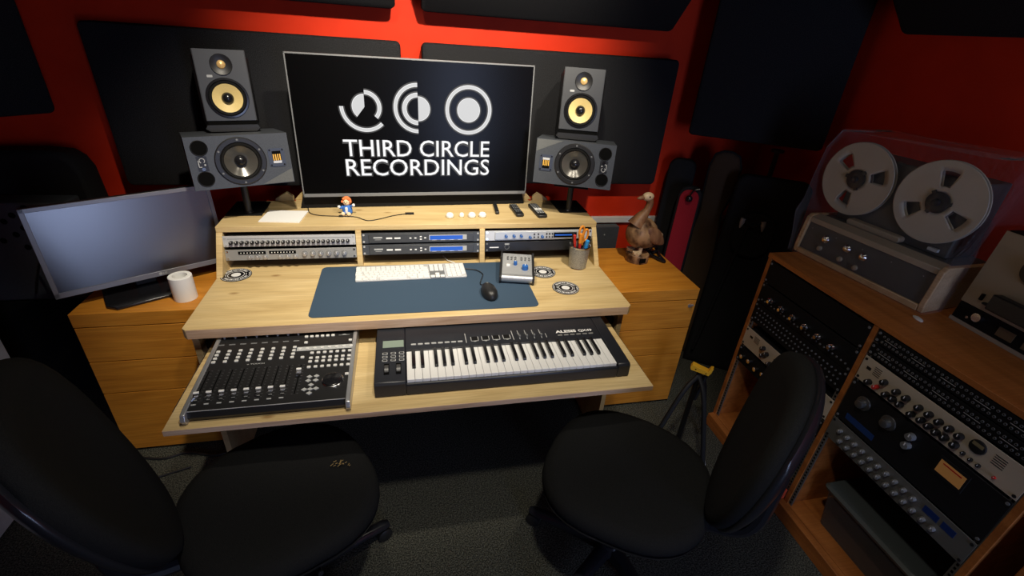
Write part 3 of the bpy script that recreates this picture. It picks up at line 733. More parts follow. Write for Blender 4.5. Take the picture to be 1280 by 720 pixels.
# mouse
ms = thing('computer_mouse', 'black wired mouse on the blue desk mat', 'mouse', (1.006, -.215, ZM), (0, 0, R(6)))
def mouse_ring(s, z, y=0): return [(math.cos(a) * .030 * s * (1 - .10 * math.sin(a)), math.sin(a) * .056 * s + y, z) for a in [2 * PI * k / 28 for k in range(28)]]
m = MB(); m.loft([mouse_ring(.93, 0), mouse_ring(1, .006), mouse_ring(.99, .014), mouse_ring(.92, .024), mouse_ring(.76, .032, -.002), mouse_ring(.5, .037, -.004), mouse_ring(.2, .039, -.005)]); b = m.build('shell', BLK, ms, sharp=60)
m = MB(); m.cyl((-.003, .030, .0285), (1, 0, 0), .0085, .006, 18); m.build('scroll_wheel', GREYP, ms)
m = MB(); m.box(-.0006, .0006, .0, .022, .0345, .0372); m.build('button_gap', HOLE, ms)
m = MB(); m.tube(spline([(-.003, .054, .010), (-.012, .085, .004), (.006, .130, .004), (.018, .165, .004), (-.002, .205, .004), (-.05, .225, .004), (-.10, .235, .004), (-.115, .262, .005)], 8), .0019, 7); m.build('mouse_cable', BLK, ms)
# keyboard lead
m = MB((.93, .07, ZM)); m.tube(spline([(.905, .0585, ZM + .004), (.885, .075, ZM + .006), (.875, .095, Z0 + .005), (.86, .14, Z0 + .005)], 6), .0018, 6); m.box(.932, .950, .0, .008, ZM + .0065, ZM + .0105) if False else None
tag(m.build('keyboard_cable', WHITE, loc=(.93, .07, ZM)), 'thin white lead running from the keyboard back under the hutch', 'cable')

# desktop monitor controller
ct = thing('monitor_controller', 'silver desktop volume controller with blue knobs and black cheeks beside the mouse', 'audio controller', (1.150, -.052, ZM), (0, 0, R(-12.5)))
def prof(ins): return [(-.086 + ins, .004), (-.092 + ins, .018), (-.086, .030 - ins), (-.074, .034 - ins), (.09, .052 - ins), (.095 - ins, .049 - ins), (.095 - ins, .004)]
m = MB(); m.prism(prof(.002), 'x', -.062, .062, 0); m.build('case', plainget('silver_top', (.40, .41, .42), .4, .3), ct, bevel=.001)
for s in (-1, 1):
    m = MB(); m.prism([(-.092, 0), (-.099, .014), (-.094, .030), (-.082, .038), (.092, .057), (.101, .052), (.101, 0)], 'x', s * .062, s * .071); m.build('side_cheek', BLK, ct, bevel=.0015)
m = MB(); m.lathe([(.0165, -.0615), (.0165, .0615)], (0, -.080, .0195), (1, 0, 0), 24); m.build('front_roll', SIL, ct)
S = Matrix.Translation((0, -.074, .0325)) @ Matrix.Rotation(math.atan2(.018, .164), 4, 'X')
def topknob(parent, name, mat, x, y, r, hgt, M=S):
    m = MB(M=M); m.lathe([(r, 0), (r * .9, hgt), (r * .5, hgt + .0005)], (x, y, 0), (0, 0, 1), 24, 0); m.box(x - r * .1, x + r * .1, y, y + r * .9, hgt, hgt + .001, 1); m.build(name, [mat, WHITE], parent)
topknob(ct, 'volume_knob', BLUE, .032, .048, .0135, .016)
topknob(ct, 'small_knob', BLUE, -.008, .078, .008, .014)
m = MB(M=S); m.box(-.044, -.030, .058, .074, 0, .004); m.build('white_button', WHITE, ct)
p = [(-.040 + .016 * k, .115 + .016 * r, .0) for k in range(3) for r in range(2)] + [(.018 + .016 * k, .115 + .016 * r, 0) for k in range(3) for r in range(2)]
m = MB(); m.cyl((0, 0, 0), (0, 0, 1), .0042, .004, 12)
inst('push_button', m.build('push_button', GREYP, ct), ct, [tuple(S @ Vector(q)) for q in p])
m = MB(); m.tube(spline([(-.03, .096, .02), (-.035, .115, .010), (-.02, .14, .004), (-.03, .19, .004)], 6), .003, 7); m.tube(spline([(.01, .096, .02), (.0, .12, .012), (.03, .145, .004), (.05, .19, .004)], 6), .003, 7); m.build('cable', BLK, ct)

# record-shaped coasters
def coaster(label, x, y, rz):
    t = thing('record_coaster', label, 'coaster', (x, y, Z0), (0, 0, rz), 'record coasters on the worktop')
    m = MB(); m.cyl((0, 0, 0), (0, 0, 1), .0545, .0022, 48); m.build('disc', BLKG, t)
    m = MB(); Q = Matrix.Rotation(R(-90), 4, 'X'); m.M = Q
    y1 = -.0024
    m.arc(0, 0, .0505, .0520, 0, 360, y1, y1 + .0003, 48); m.arc(0, 0, .0275, .0295, 0, 360, y1, y1 + .0003, 40); m.arc(0, 0, 0, .0165, 0, 360, y1, y1 + .0003, 32)
    for a0 in (28, 208):
        for k in range(15):
            a = a0 + k * 8.6; m.arc(0, 0, .036, .0455, a, a + (5.4 if k % 3 else 3.2), y1, y1 + .0003, 3)
    for a0 in (-14, 166): m.arc(0, 0, .034, .036, a0, a0 + 28, y1, y1 + .0003, 6); m.arc(0, 0, .045, .047, a0, a0 + 28, y1, y1 + .0003, 6)
    m.build('label_print', WHITE, t, flat=True)
coaster('black and white record coaster at the left end of the worktop below the hutch', .062, .024, R(10))
coaster('black and white record coaster half hidden behind the silver controller', 1.268, -.040, R(-5))
coaster('black and white record coaster nearest the worktop edge, below the pen pot', 1.324, -.186, R(-12))

# pen pot and its contents
PX, PY = 1.437, .004
pp = thing('pen_pot', 'grey metal mesh pen pot at the right end of the worktop', 'pen pot', (PX, PY, Z0))
m = MB(); m.lathe([(.0385, 0), (.0445, .100), (.0458, .101), (.0458, .104), (.0440, .104), (.0372, .003), (.0001, .003)], (0, 0, 0), (0, 0, 1), 36, cap=False); m.build('mesh_cup', STEEL, pp)
m = MB(); m.lathe([(.0462, .0985), (.0472, .102), (.0462, .106), (.0440, .104)], (0, 0, 0), (0, 0, 1), 36, cap=False); m.lathe([(.0388, 0), (.0400, .002), (.0392, .005)], (0, 0, 0), (0, 0, 1), 36, cap=False); m.build('rim', CHROME, pp)
def pen(label, x, y, tx, ty, L, r, mat, capm=None, name='pen', cat='pen'):
    a = Vector((tx - x, ty - y, 0)); a.z = math.sqrt(max(.0001, L * L - a.x ** 2 - a.y ** 2)); a.normalize()
    t = thing(name, label, cat, (PX + x, PY + y, Z0 + .008), (0, 0, 0), 'pens in the metal pot')
    m = MB(); m.lathe([(r * .3, 0), (r, .012), (r, L * .72)], (0, 0, 0), a, 12); m.build('barrel', mat, t)
    m = MB(); m.lathe([(r * 1.15, L * .72), (r * 1.15, L - .002), (r * .7, L)], (0, 0, 0), a, 12); m.build('cap', capm or mat, t)
pen('red pen leaning to the left rim of the metal pot', -.012, -.006, -.036, -.012, .150, .0055, REDP)
pen('red marker pen standing upright just left of the scissors', -.004, -.014, -.012, -.022, .158, .0065, REDP, ORNG)
pen('dark pen leaning to the back left of the metal pot', -.010, .010, -.030, .022, .142, .005, BLK)
pen('blue pen leaning forward in the right half of the metal pot', .010, -.014, .018, -.032, .132, .0075, BLUE, plainget('bright_blue', (.03, .30, .75), .4))
pen('black marker leaning right over the rim of the metal pot', .014, -.004, .036, -.006, .140, .006, BLK)
pen('grey pencil at the back of the metal pot', .006, .014, .018, .030, .150, .004, GREYP)
pen('black pen in the middle of the metal pot', -.002, .002, -.008, -.006, .138, .005, BLK)
sc = thing('scissors', 'orange-handled scissors standing in the metal pen pot', 'scissors', (PX + .004, PY + .004, Z0 + .006), (0, R(3), R(20)))
m = MB(); m.prism([(-.006, 0), (.006, 0), (.009, .105), (-.009, .105)], 'y', -.001, .001); m.build('blades', CHROME, sc)
for s, dz in ((-1, .018), (1, 0)):
    m = MB(); c0 = Vector((s * .015, s * .002, .138 + dz)); pts = []
    for k in range(20):
        a = 2 * PI * k / 20; pts.append(c0 + Vector((math.cos(a) * .0125 + s * .0 , 0, math.sin(a) * .026)))
    m.tube(pts, .0048, 8, closed=True); m.tube([(0, s * .002, .096), (s * .009, s * .002, .116 + dz)], .0048, 8); m.build('handle', ORNG, sc, label='orange handle loop')

# ------------------------------------------------------------------ controller and piano keyboard on the pull-out shelf
ZS = .6373
xt = thing('fader_controller', 'black mixing control surface with nine faders and silver side rails', 'mixing controller', (.095, -.662, ZS))
W, D = .432, .362
hf, hr = .036, .058
m = MB(); m.prism([(.006, .004), (.0, .016), (.006, hf), (D, hr), (D, .006)], 'x', .009, W - .009); m.build('case', BLK, xt, bevel=.002)
for x0 in (-.002, W - .011):
    m = MB(); m.prism([(-.006, .002), (-.015, .018), (-.008, .036), (.012, hf + .004), (D, hr + .003), (D, .002)], 'x', x0, x0 + .013); m.build('side_rail', SIL, xt, bevel=.002)
S = Matrix.Translation((0, .006, hf)) @ Matrix.Rotation(math.atan2(hr - hf, D - .006), 4, 'X')
m = MB(M=S); m.box(.012, W - .012, -.001, .0, -.001, .001); m.build('front_trim', SILP, xt)
fx = [.020 + k * .0320 for k in range(8)] + [.277]
m = MB(M=S); m.box(-.0015, .0015, 0, .125, -.0001, .0006, 0)
for s in (-.009, .006):
    for k in range(11): m.box(s, s + .004, k * .0125, k * .0125 + .0006, 0, .0005, 1)
fs = m.mesh('fader_slot', [HOLE, GREYP])
for i, x in enumerate(fx):
    o = bpy.data.objects.new('fader_slot', fs); col.objects.link(o); o.parent = xt; o.location = tuple((S.to_3x3() @ Vector((x, .036, 0))))
    yv = .048 if i < 8 else .118
    c = MB(M=S.to_3x3().to_4x4()); c.prism([(-.013, .003), (.013, .003), (.011, .014), (.003, .009), (-.003, .009), (-.011, .014)], 'x', -.0070, .0070, 0); c.box(-.0068, .0068, .006, .0125, .0128, .0155, 1); c.box(-.001, .001, -.006, .006, 0, .006, 0)
    if i == 0: capmesh = c.mesh('fader_cap', [CHROME, WHITE])
    o = bpy.data.objects.new('fader_cap', capmesh); col.objects.link(o); o.parent = xt; o.location = tuple(S @ Vector((x, yv, 0)))
    if i < 8:
        b = MB(M=S); b.box(x - .006, x + .006, .022, .026, 0, .0012); b.build('level_mark', LGREY, xt)
pts = [(x, .200 + r * .0165, 0) for x in fx[:8] for r in range(4)]
pts += [(.272 + k * .0168, .301, 0) for k in range(6)] + [(.275, .270, 0), (.414, .270, 0), (.275, .196, 0), (.416, .104, 0)]
for k in range(7):
    for yy in (.2145, .1895, .1725, .147): pts.append((.301 + k * .0192, yy, 0))
pts += [(.262 + k * .0224, .2375, .0012) for k in range(8)]
m = MB(M=S.to_3x3().to_4x4()); m.loft([[(a, b, 0) for a, b in rrect(-.0056, .0056, -.0048, .0048, .0022, 3)], [(a, b, .0028) for a, b in rrect(-.0054, .0054, -.0046, .0046, .0022, 3)], [(a * .8, b * .8, .0036) for a, b in rrect(-.0054, .0054, -.0046, .0046, .0022, 3)]])
inst('push_button', m.build('push_button', plainget('pale_button', (.62, .62, .60), .45), xt), xt, [tuple(S @ Vector(q)) for q in pts])
m = MB(M=S); m.box(.252, .424, .2285, .2480, 0, .0012); m.build('button_strip', LGREY, xt)
pts = [(.309, .102, 0), (.329, .103, 0), (.308, .085, 0), (.329, .085, 0), (.318, .066, 0), (.302, .0485, 0), (.318, .0485, 0), (.334, .0495, 0), (.318, .032, 0)]
m = MB(M=S.to_3x3().to_4x4()); m.prism([(-.0085, 0), (0, -.0068), (.0085, 0), (0, .0068)], 'z', 0, .0028); inst('arrow_button', m.build('arrow_button', LGREY, xt), xt, [tuple(S @ Vector(q)) for q in pts])
m = MB(M=S); m.lathe([(.0315, 0), (.031, .004), (.0285, .0055), (.0275, .0045)], (.378, .0785, 0), (0, 0, 1), 40, 0, cap=False); m.lathe([(.0285, 0), (.0278, .009), (.0255, .0102), (.0001, .0098)], (.378, .0785, 0), (0, 0, 1), 40, 1, cap=False); m.lathe([(.005, .0085), (.003, .0105), (.0003, .0108)], (.384, .064, 0), (0, 0, 1), 16, 1, cap=False); m.build('jog_wheel', [CHROME, BLKG], xt)
m = MB(M=S)
for x in fx[:8]:
    m.box(x - .010, x + .008, .281, .286, 0, .0006, 0); m.cyl((x, .317, 0), (0, 0, 1), .0035, .008, 12, 1)
m.build('encoder_row', [GREYP, LGREY], xt)
m = MB(M=S); m.text('x TOUCH', .118, .178, .005, .0008, 0, .05, plane='XY', bold=.02); m.box(.374, .410, .300, .3008, 0, .0008); m.arc(0, 0, 0, 0, 0, 1, 0, 0, 1) if False else m.prism([(.384, .302), (.392, .306), (.400, .302)], 'z', 0, .0008); m.build('maker_lettering', LGREY, xt, flat=True)

pk = thing('piano_keyboard', 'black forty-nine key electronic keyboard with white lettering on the pull-out shelf', 'music keyboard', (.594, -.627, ZS))
W, D = .826, .290
m = MB(); m.prism([(0, .003), (.0, .040), (.004, .044), (.014, .044), (.014, .036), (.150, .036), (.150, .059), (D, .062), (D, .003)], 'x', .094, .782, 0)
m.prism([(0, .003), (.0, .046), (.006, .054), (.150, .059), (D, .062), (D, .003)], 'x', .0, .094, 0); m.prism([(0, .003), (.0, .046), (.006, .054), (.150, .059), (D, .062), (D, .003)], 'x', .782, W, 0)
m.build('case', plainget('blue_black_plastic', (.012, .014, .02), .4), pk, bevel=.003)
wk = .6815 / 29; kx0 = .0975
def wkey():
    m = MB(); m.prism([(.0, .0), (wk - .0009, 0), (wk - .0009, .142), (0, .142)], 'z', 0, .019); return m
wm = wkey().build('white_key', WHITE, pk, bevel=.0012)
inst('white_key', wm, pk, [(kx0 + i * wk, .008, .0365) for i in range(29)])
m = MB(); m.prism([(0, .0), (.002, .008), (.010, .0105), (.092, .0105), (.092, 0)], 'x', -.0055, .0055); bm_ = m.build('black_key', BLKG, pk, bevel=.001)
bl = [(kx0 + (i + 1) * wk + {0: -.0018, 1: .0018, 3: -.0022, 4: 0, 5: .0022}[i % 7], .058, .0557) for i in range(28) if i % 7 in (0, 1, 3, 4, 5)]
inst('black_key', bm_, pk, bl)
zt = .0602
m = MB(); m.box(.022, .089, .172, .210, zt - .0008, zt + .0006); m.build('display', LCD, pk)
for x in (.036, .072):
    m = MB(); m.box(x - .008, x + .008, .040, .092, .055, .0572, 0); m.lathe([(.020, -.006), (.020, .006)], (x, .066, .046), (1, 0, 0), 28, 1); m.build('control_wheel', [HOLE, plainget('wheel_grey', (.05, .05, .05), .4)], pk)
pts = [(.030 + k * .026, .104 + r * .018, zt - .0015) for k in range(3) for r in range(3)]
m = MB(); m.prism(rrect(-.008, .008, -.005, .005, .002, 2), 'z', 0, .002, 0); m.prism(rrect(-.0062, .0062, -.0034, .0034, .002, 2), 'z', .0019, .0022, 1); inst('menu_button', m.build('menu_button', [LGREY, BLK], pk), pk, pts)
m = MB(); m.prism(rrect(-.0082, .0082, -.0035, .0035, .0022, 3), 'z', 0, .003); inst('oval_button', m.build('oval_button', LGREY, pk), pk, [(.121 + k * .0222, .180, zt - .001) for k in range(8)])
m = MB(); m.box(-.0115, .0115, -.0125, .0125, 0, .001, 1)
for a in ((-.0132, -.0112, -.010, .012), (.0112, .0132, -.010, .012), (-.0125, .0125, -.0135, -.0115), (-.004, .004, -.017, -.0145)): m.box(a[0], a[1], a[2], a[3], 0, .0014, 0)
inst('drum_pad', m.build('drum_pad', [LGREY, DARK], pk), pk, [(.327 + k * .0375, .190, zt) for k in range(4)])
for x in (.297, .462):
    m = MB(); m.box(x - .0012, x + .0012, .170, .225, zt, zt + .001); m.build('printed_bar', LGREY, pk)
for k in range(4):
    m = MB(); x = .484 + k * .0262; m.box(x - .001, x + .001, .170, .224, zt, zt + .0008, 0); m.box(x - .003, x + .003, .178, .186, zt, zt + .010, 1); m.box(x - .0045, x + .0045, .205, .208, zt, zt + .0009, 1); m.build('slider', [LGREY, GREYP], pk)
m = MB(); m.box(.580, .582, .172, .196, zt, zt + .001); m.build('slider', LGREY, pk)
m = MB(); m.text('ALESIS', .620, .1935, .0150, zt + .0008, 0, .078, plane='XY', bold=.045); m.text('QX49', .706, .1935, .0135, zt + .0008, 0, .052, plane='XY', bold=.03); m.build('maker_lettering', WHITE, pk, flat=True)
m = MB(); m.prism(rrect(-.0085, .0085, -.003, .003, .0015, 2), 'z', 0, .0022, 0); inst('transport_button', m.build('transport_button', plainget('worn_grey', (.22, .22, .21), .5), pk), pk, [(.631 + k * .0232, .178, zt) for k in range(6)])

# ------------------------------------------------------------------ right chest: bird, box, cable
ZCH = .6683
bd = thing('carved_bird', 'carved root-wood duck on a round log base on the right drawer chest', 'ornament', (1.825, .195, ZCH), (0, 0, R(8)))
m = MB(); m.lathe([(.056, 0), (.058, .004), (.057, .038), (.053, .042)], (0, 0, 0), (0, 0, 1), 24, 0); lb = m.build('log_base', DUCKW, bd); 
m = MB(); m.box(-.020, .012, -.0595, -.055, .010, .032); m.build('dark_plaque', HOLE, lb)
def egg(c, rx, ry, rz, tilt, tail, seg=20, rings=14):
    out = []
    Mx = Matrix.Translation(c) @ Matrix.Rotation(tilt, 4, 'Y')
    for j in range(rings + 1):
        ph = -PI / 2 + PI * j / rings; s = math.sin(ph); cc = max(.02, math.cos(ph))
        k = 1 - tail * (s * .5 + .5) ** 2
        out.append([Mx @ Vector((rx * s * 1.0, ry * cc * k * math.cos(a), rz * cc * k * math.sin(a))) for a in [2 * PI * q / seg for q in range(seg)]])
    return out
m = MB(); m.loft(egg((.012, 0, .138), .098, .068, .086, R(30), .42)); m.build('body', DUCKW, bd, sharp=80)
m = MB(); m.tube(spline([(-.045, 0, .185), (-.022, 0, .225), (.002, 0, .262), (.010, 0, .298), (-.004, 0, .322)], 6), [.045 - .028 * min(1, k / 12) for k in range(25)], 12); m.build('neck', DWOOD, bd, sharp=80)
m = MB(); m.ball((-.008, 0, .328), (.030, .021, .021), 16, 10); hd = m.build('head', DUCKP, bd)
m = MB(); m.lathe([(.011, 0), (.009, .022), (.004, .034), (.001, .037)], (-.030, 0, .326), (-1, 0, -.12), 12); m.build('bill', DWOOD, hd)
m = MB(); m.ball((-.012, -.020, .333), .004, 8, 6); m.ball((-.012, .020, .333), .004, 8, 6); m.build('eye', HOLE, hd)
for sy in (-1, 1):
    m = MB(); m.loft(egg((.045, sy * .052, .142), .070, .014, .040, R(38), .5, 14, 10)); m.build('wing', DWOOD, bd, sharp=80)
    m = MB(); m.tube([(.0, sy * .022, .105), (-.008, sy * .024, .055)], [.013, .009], 10); 
    for a in (-40, 0, 40):
        m.tube([(-.008, sy * .026, .052), (-.008 - .036 * math.cos(R(a)), sy * .026 + .030 * math.sin(R(a)), .049)], [.011, .009], 8)
    m.build('leg', DUCKP, bd)
m = MB(); m.loft(egg((.098, 0, .128), .030, .022, .020, R(10), .3, 12, 8)); m.build('tail', DUCKP, bd, sharp=80)

bx = thing('equipment_box', 'dark grey slab standing behind the carved bird between chest and wall', 'equipment box', (1.72, .57, 0))
m = MB((1.72, .57, 0)); m.box(1.57, 1.885, .555, .605, .001, .702); m.build('housing', CHAR, bx, bevel=.004)
m = MB((1.72, .57, 0)); m.cyl((1.80, .5548, .655), (0, -1, 0), .004, .002, 10); m.build('screw', LGREY, bx)
m = MB((1.62, .57, .703)); m.box(1.585, 1.72, .558, .602, .7025, .712); m.box(1.59, 1.70, .560, .600, .7122, .722)
tag(m.build('silver_box', SILP, bevel=.001, loc=(1.62, .57, .703)), 'flat silver box lying on the dark slab beside the hutch end', 'box')
m = MB(); m.tube(spline([(1.99, .30, ZCH + .01), (1.965, .22, ZCH + .008), (1.955, .15, ZCH + .008), (1.925, .20, ZCH + .012), (1.90, .24, ZCH + .03), (1.905, .28, ZCH + .055), (1.95, .30, ZCH + .05), (1.97, .27, ZCH + .02), (1.94, .26, ZCH + .01), (1.90, .33, ZCH + .01)], 8), .008, 8)
m.lathe([(.013, 0), (.016, .01), (.016, .05), (.010, .058)], (1.90, .245, ZCH + .035), (.3, -.2, .5), 14)
tag(m.build('audio_cable', BLKG), 'black coiled cable and plug behind the carved bird on the right chest', 'cable')

# ------------------------------------------------------------------ instrument bags in the right corner
def flat_bag(name, label, cat, outline, depth, loc, rz, lean, mat, group=None, rim=None):
    """upright soft case: outline (x, z), thickness along y, leaning back"""
    t = thing(name, label, cat, loc, (-lean, 0, rz), group)
    n = len(outline); cx = sum(p[0] for p in outline) / n; cz = sum(p[1] for p in outline) / n
    def ring(s, y): return [(cx + (x - cx) * s, y, cz + (z - cz) * (1 - (1 - s) * .45)) for x, z in outline]
    m = MB(); m.loft([ring(.93, depth), ring(1, depth * .75), ring(1, depth * .28), ring(.95, .004), ring(.88, 0)]); m.build('shell', mat, t, sharp=50)
    if rim:
        m = MB(); m.tube(ring(1.003, depth * .28), .006, 8, closed=True); m.build('zip_piping', rim, t)
    return t
def rbag(w0, w1, h, r):
    """rounded top, tapering from w0 at the foot to w1 at the head"""
    pts = [(-w0 / 2, 0), (w0 / 2, 0)]
    for k in range(9): a = R(90 * k / 8); pts.append((w1 / 2 - r + r * math.cos(a), h - r + r * math.sin(a)))
    for k in range(9): a = R(90 + 90 * k / 8); pts.append((-w1 / 2 + r + r * math.cos(a), h - r + r * math.sin(a)))
    return pts
# violet-black gig bag at the back left
flat_bag('guitar_case', 'black slim guitar case at the back left of the corner, behind the red one', 'guitar case', rbag(.16, .14, 1.10, .05), .06, (2.118, .450, .002), R(-35), R(3), BAGF, 'instrument cases in the right corner')
# brown bag with neck
t = flat_bag('guitar_case', 'tall brown canvas guitar case with rounded head between the red and black cases', 'guitar case', [(-.075, 0), (.085, 0), (.070, .62), (.045, .86), (.072, .96), (.078, 1.10), (.058, 1.155), (.02, 1.172), (-.02, 1.172), (-.055, 1.155), (-.070, 1.10), (-.068, .96), (-.060, .86), (-.085, .62)], .045, (2.262, .305, .002), R(-35), R(3), BROWNF, 'instrument cases in the right corner', rim=BAGF)
# small red case in front
t = flat_bag('guitar_case', 'crimson-fronted slim case with black edging leaning in the right corner', 'guitar case', rbag(.125, .118, .565, .052), .045, (2.135, .345, .43), R(-35), R(2), BAGF, 'instrument cases in the right corner')
m = MB(); o2 = [(x * .80, .03 + z * .915) for x, z in rbag(.125, .118, .565, .052)]; m.loft([[(x, .002, z) for x, z in o2], [(x, -.003, z) for x, z in o2], [(x * .96, -.005, .283 + (z - .283) * .99) for x, z in o2]]); m.build('red_front', REDF, t, label='crimson cloth front')
m = MB(); m.ball((.0, -.016, .505), .018, 16, 10); m.tube(spline([(0, -.012, .52), (.012, -.016, .548), (.040, -.01, .56)], 5), .004, 8); m.build('black_toggle', BLKG, t)
m = MB(); m.tube([(math.cos(a) * .036, -.012, .055 + math.sin(a) * .042) for a in [PI * k / 12 for k in range(13)]], .008, 8); m.build('carry_strap', BAGF, t)
m = MB(); m.box(2.06, 2.16, .31, .39, .002, .425)
tag(m.build('case_trolley', DARK, bevel=.01), 'low black block under the crimson-fronted case', 'block')
# big black bag
t = flat_bag('instrument_bag', 'large black padded instrument bag with pale strap clips, right corner', 'instrument bag', rbag(.35, .335, 1.10, .05), .06, (2.405, .100, .002), R(-35), R(2), BAGF)
m = MB()
o3 = rrect(-.115, .065, .70, .93, .08, 6); m.loft([[(x, .004, z) for x, z in o3], [(x, -.022, z) for x, z in o3], [(x * .9 , -.030, .815 + (z - .815) * .9) for x, z in o3]]); m.build('front_pocket', BAGF, t)
for s, xx in ((-1, -.090), (1, .000)):
    m = MB(); m.lathe([(.013, 0), (.012, .02), (.005, .045), (.002, .05)], (xx, -.040, .900), (s * .12, -.1, -1), 12); m.build('pale_clip', plainget('pale_metal', (.30, .30, .29), .5), t)
m = MB(); m.tube(spline([(-.09, -.040, .90), (-.045, -.05, .87), (.0, -.040, .90)], 6), .007, 8); m.tube(spline([(-.06, -.036, .87), (-.09, -.03, .6), (-.12, -.03, .3), (-.14, -.02, .1)], 6), .008, 8); m.build('strap', BAGF, t)
m = MB(); m.tube([(2.53, .30, .0), (2.53, .30, 1.205)], .012, 10); m.lathe([(.03, 0), (.03, .012)], (2.53, .30, 1.19), (0, 0, 1), 16)
tag(m.build('upright_pole', BLK), 'thin black pole rising behind the large black bag to the corner panel', 'pole')

# folded guitar stand with yellow yoke
GST = plain('stand_black', (.008, .008, .009), .6, spec=.25)
gs = thing('guitar_stand', 'folded black tripod guitar stand with a yellow yoke beside the right chest', 'guitar stand', (1.872, -.42, 0))
o = (1.872, -.42, 0)
m = MB(o); m.tube([(1.872, -.42, .02), (1.872, -.42, .44)], .011, 10); m.tube([(1.885, -.425, .30), (1.90, -.43, .43)], .008, 8); m.build('centre_tube', GST, gs)
for (x, y) in ((1.62, -.52), (1.86, -.66), (2.05, -.36)):
    m = MB(o); m.tube(spline([(1.872, -.42, .43), (1.872 + (x - 1.872) * .35, -.42 + (y + .42) * .35, .35), (x, y, .012)], 6), .010, 10); m.build('leg', GST, gs)
m = MB(o); m.tube([(1.865, -.60, .13), (1.868, -.62, .09)], .012, 10); m.build('foot_sleeve', SILP, gs)
Y = Matrix.Translation((1.872, -.42, .452)) @ Matrix.Rotation(R(-38), 4, 'Z')
m = MB(o, Y); m.prism([(-.036, .0), (.036, -.004), (.042, .010), (.046, .032), (.036, .030), (.030, .014), (-.008, .020), (-.034, .026), (-.040, .012)], 'y', -.014, .014, 0); m.cyl((-.018, -.0142, .010), (0, -1, 0), .003, .001, 8, 1); m.cyl((.024, -.0142, .004), (0, -1, 0), .003, .001, 8, 1); m.build('yellow_yoke', [YELP, DARK], gs, bevel=.002, label='bright yellow plastic yoke')

# ------------------------------------------------------------------ big rack cabinet on the right (front faces -x)
RX = 2.14
rc = thing('rack_cabinet', 'wide reddish wooden rack cabinet full of audio gear along the right wall', 'rack cabinet', (RX, -.79, 0)); o = (RX, -.79, 0)
m = MB(o); m.box(RX - .002, 2.695, -1.305, -.279, .900, .918); m.build('top_board', RACKWOOD, rc, bevel=.001)
for y0 in (-.300, -.800, -1.305):
    m = MB(o); m.box(RX, 2.66, y0, y0 + .018, .0, .899); m.build('side_board', RACKWOOD, rc, bevel=.001)
m = MB(o); m.box(RX + .001, 2.66, -1.286, -.301, .045, .063); m.build('bottom_board', RACKWOOD, rc)
m = MB(o); m.box(RX - .028, RX + .001, -1.300, -.285, 0, .062); m.build('plinth', RACKWOOD, rc, bevel=.002)
m = MB(o); m.box(2.661, 2.675, -1.30, -.285, .05, .89); m.build('back_board', DARK, rc)
for y0 in (-.3165, -.7815, -.8165, -1.2865):
    m = MB(o); m.box(RX + .004, RX + .007, y0, y0 + .016, .068, .89, 0)
    for k in range(52): m.box(RX + .0035, RX + .0042, y0 + .005, y0 + .011, .075 + k * .0156, .083 + k * .0156, 1)
    m.build('rack_rail', [plainget('dull_zinc', (.16, .16, .155), .5, .4), HOLE], rc)
def rk(label, y1, z0, h, face, name='rack_processor', ears=GREYP, depth=.22, lean=0):
    """unit facing -x; y1 = left (far) edge; local +x runs toward -y"""
    t = thing(name, label, 'rack unit', (RX, y1 - .2413, z0), (0, 0, R(-90)), 'rack units in the wooden cabinet')
    m = MB(); m.box(-.222, .222, .0085, depth, .001, h - .001); m.build('chassis', BLK, t)
    m = MB(); m.box(-.2400, .2400, 0, .0033, .0006, h - .0006); f = m.build('face_plate', face, t, bevel=.0006)
    m = MB()
    for s in (-1, 1):
        for zz in (.010, h - .010): m.cyl((s * .232, 0, zz), (0, -1, 0), .0045, .002, 10)
    m.build('rack_screw', ears, f)
    return t, f
YA, YBb = -.2997, -.8022
def jacks(t, name, rows, n, mat, x0=-.215, x1=.215, r=.0035, mat2=HOLE, skip=0, ring=None):
    m = MB()
    for zz in rows:
        for k in range(n):
            x = x0 + (x1 - x0) * k / (n - 1)
            if ring: m.lathe([(r, 0), (r * .9, -.0025), (r * .55, -.0025), (r * .5, .0)], (x, 0, zz), (0, 1, 0), 10, 0, cap=False)
            m.lathe([(.0001, -.0008), (r * .55, -.0008)], (x, 0, zz), (0, 1, 0), 8, 1, cap=False)
    o = m.build(name, [mat, mat2], t); o['kind'] = 'stuff'; return o
# left bay
t, f = rk('blank black rack panel at the top of the left bay of the wooden cabinet', YA, .800, .092, DARK)
t, f = rk('black patch panel with six silver toggle plugs, left bay of the wooden cabinet', YA, .705, .090, DARK, 'patch_bay')
for k in range(6):
    x = -.156 + k * .0625
    m = MB(); m.lathe([(.010, 0), (.010, -.012), (.006, -.016), (.006, -.030)], (x, 0, .045), (0, 1, 0), 14); m.tube([(x, -.020, .045), (x + .006, -.036, .062), (x + .022, -.040, .072)], .0032, 8); m.ball((x - .016, -.006, .036), .008, 10, 7); m.build('silver_plug', CHROME, t)
jacks(t, 'jack_row', (.020,), 24, GREYP, ring=True)
t, f = rk('black patch bay with two rows of sockets, left bay under the silver plugs', YA, .615, .088, DARK, 'patch_bay')
jacks(t, 'jack_row', (.022, .044, .066), 24, GREYP, ring=True)
t, f = rk('cream rack preamplifier with black knobs half hidden by the chair, left bay', YA, .490, .088, CREAM, 'preamplifier', ears=BLK)
def bigknobs(t, locs, r, mat=BLK, d=.016, name='control_knob', cap=None): return knob(t, name, mat, locs, r, d, 18, True, cap)
bigknobs(t, [(-.115, -.0005, .058), (-.105, -.0005, .030), (-.090, -.0005, .046), (-.06, -.0005, .020), (-.03, -.0005, .058), (.0, -.0005, .03), (.03, -.0005, .058), (.06, -.0005, .03), (.10, -.0005, .058), (.13, -.0005, .03)], .0095)
m = MB()
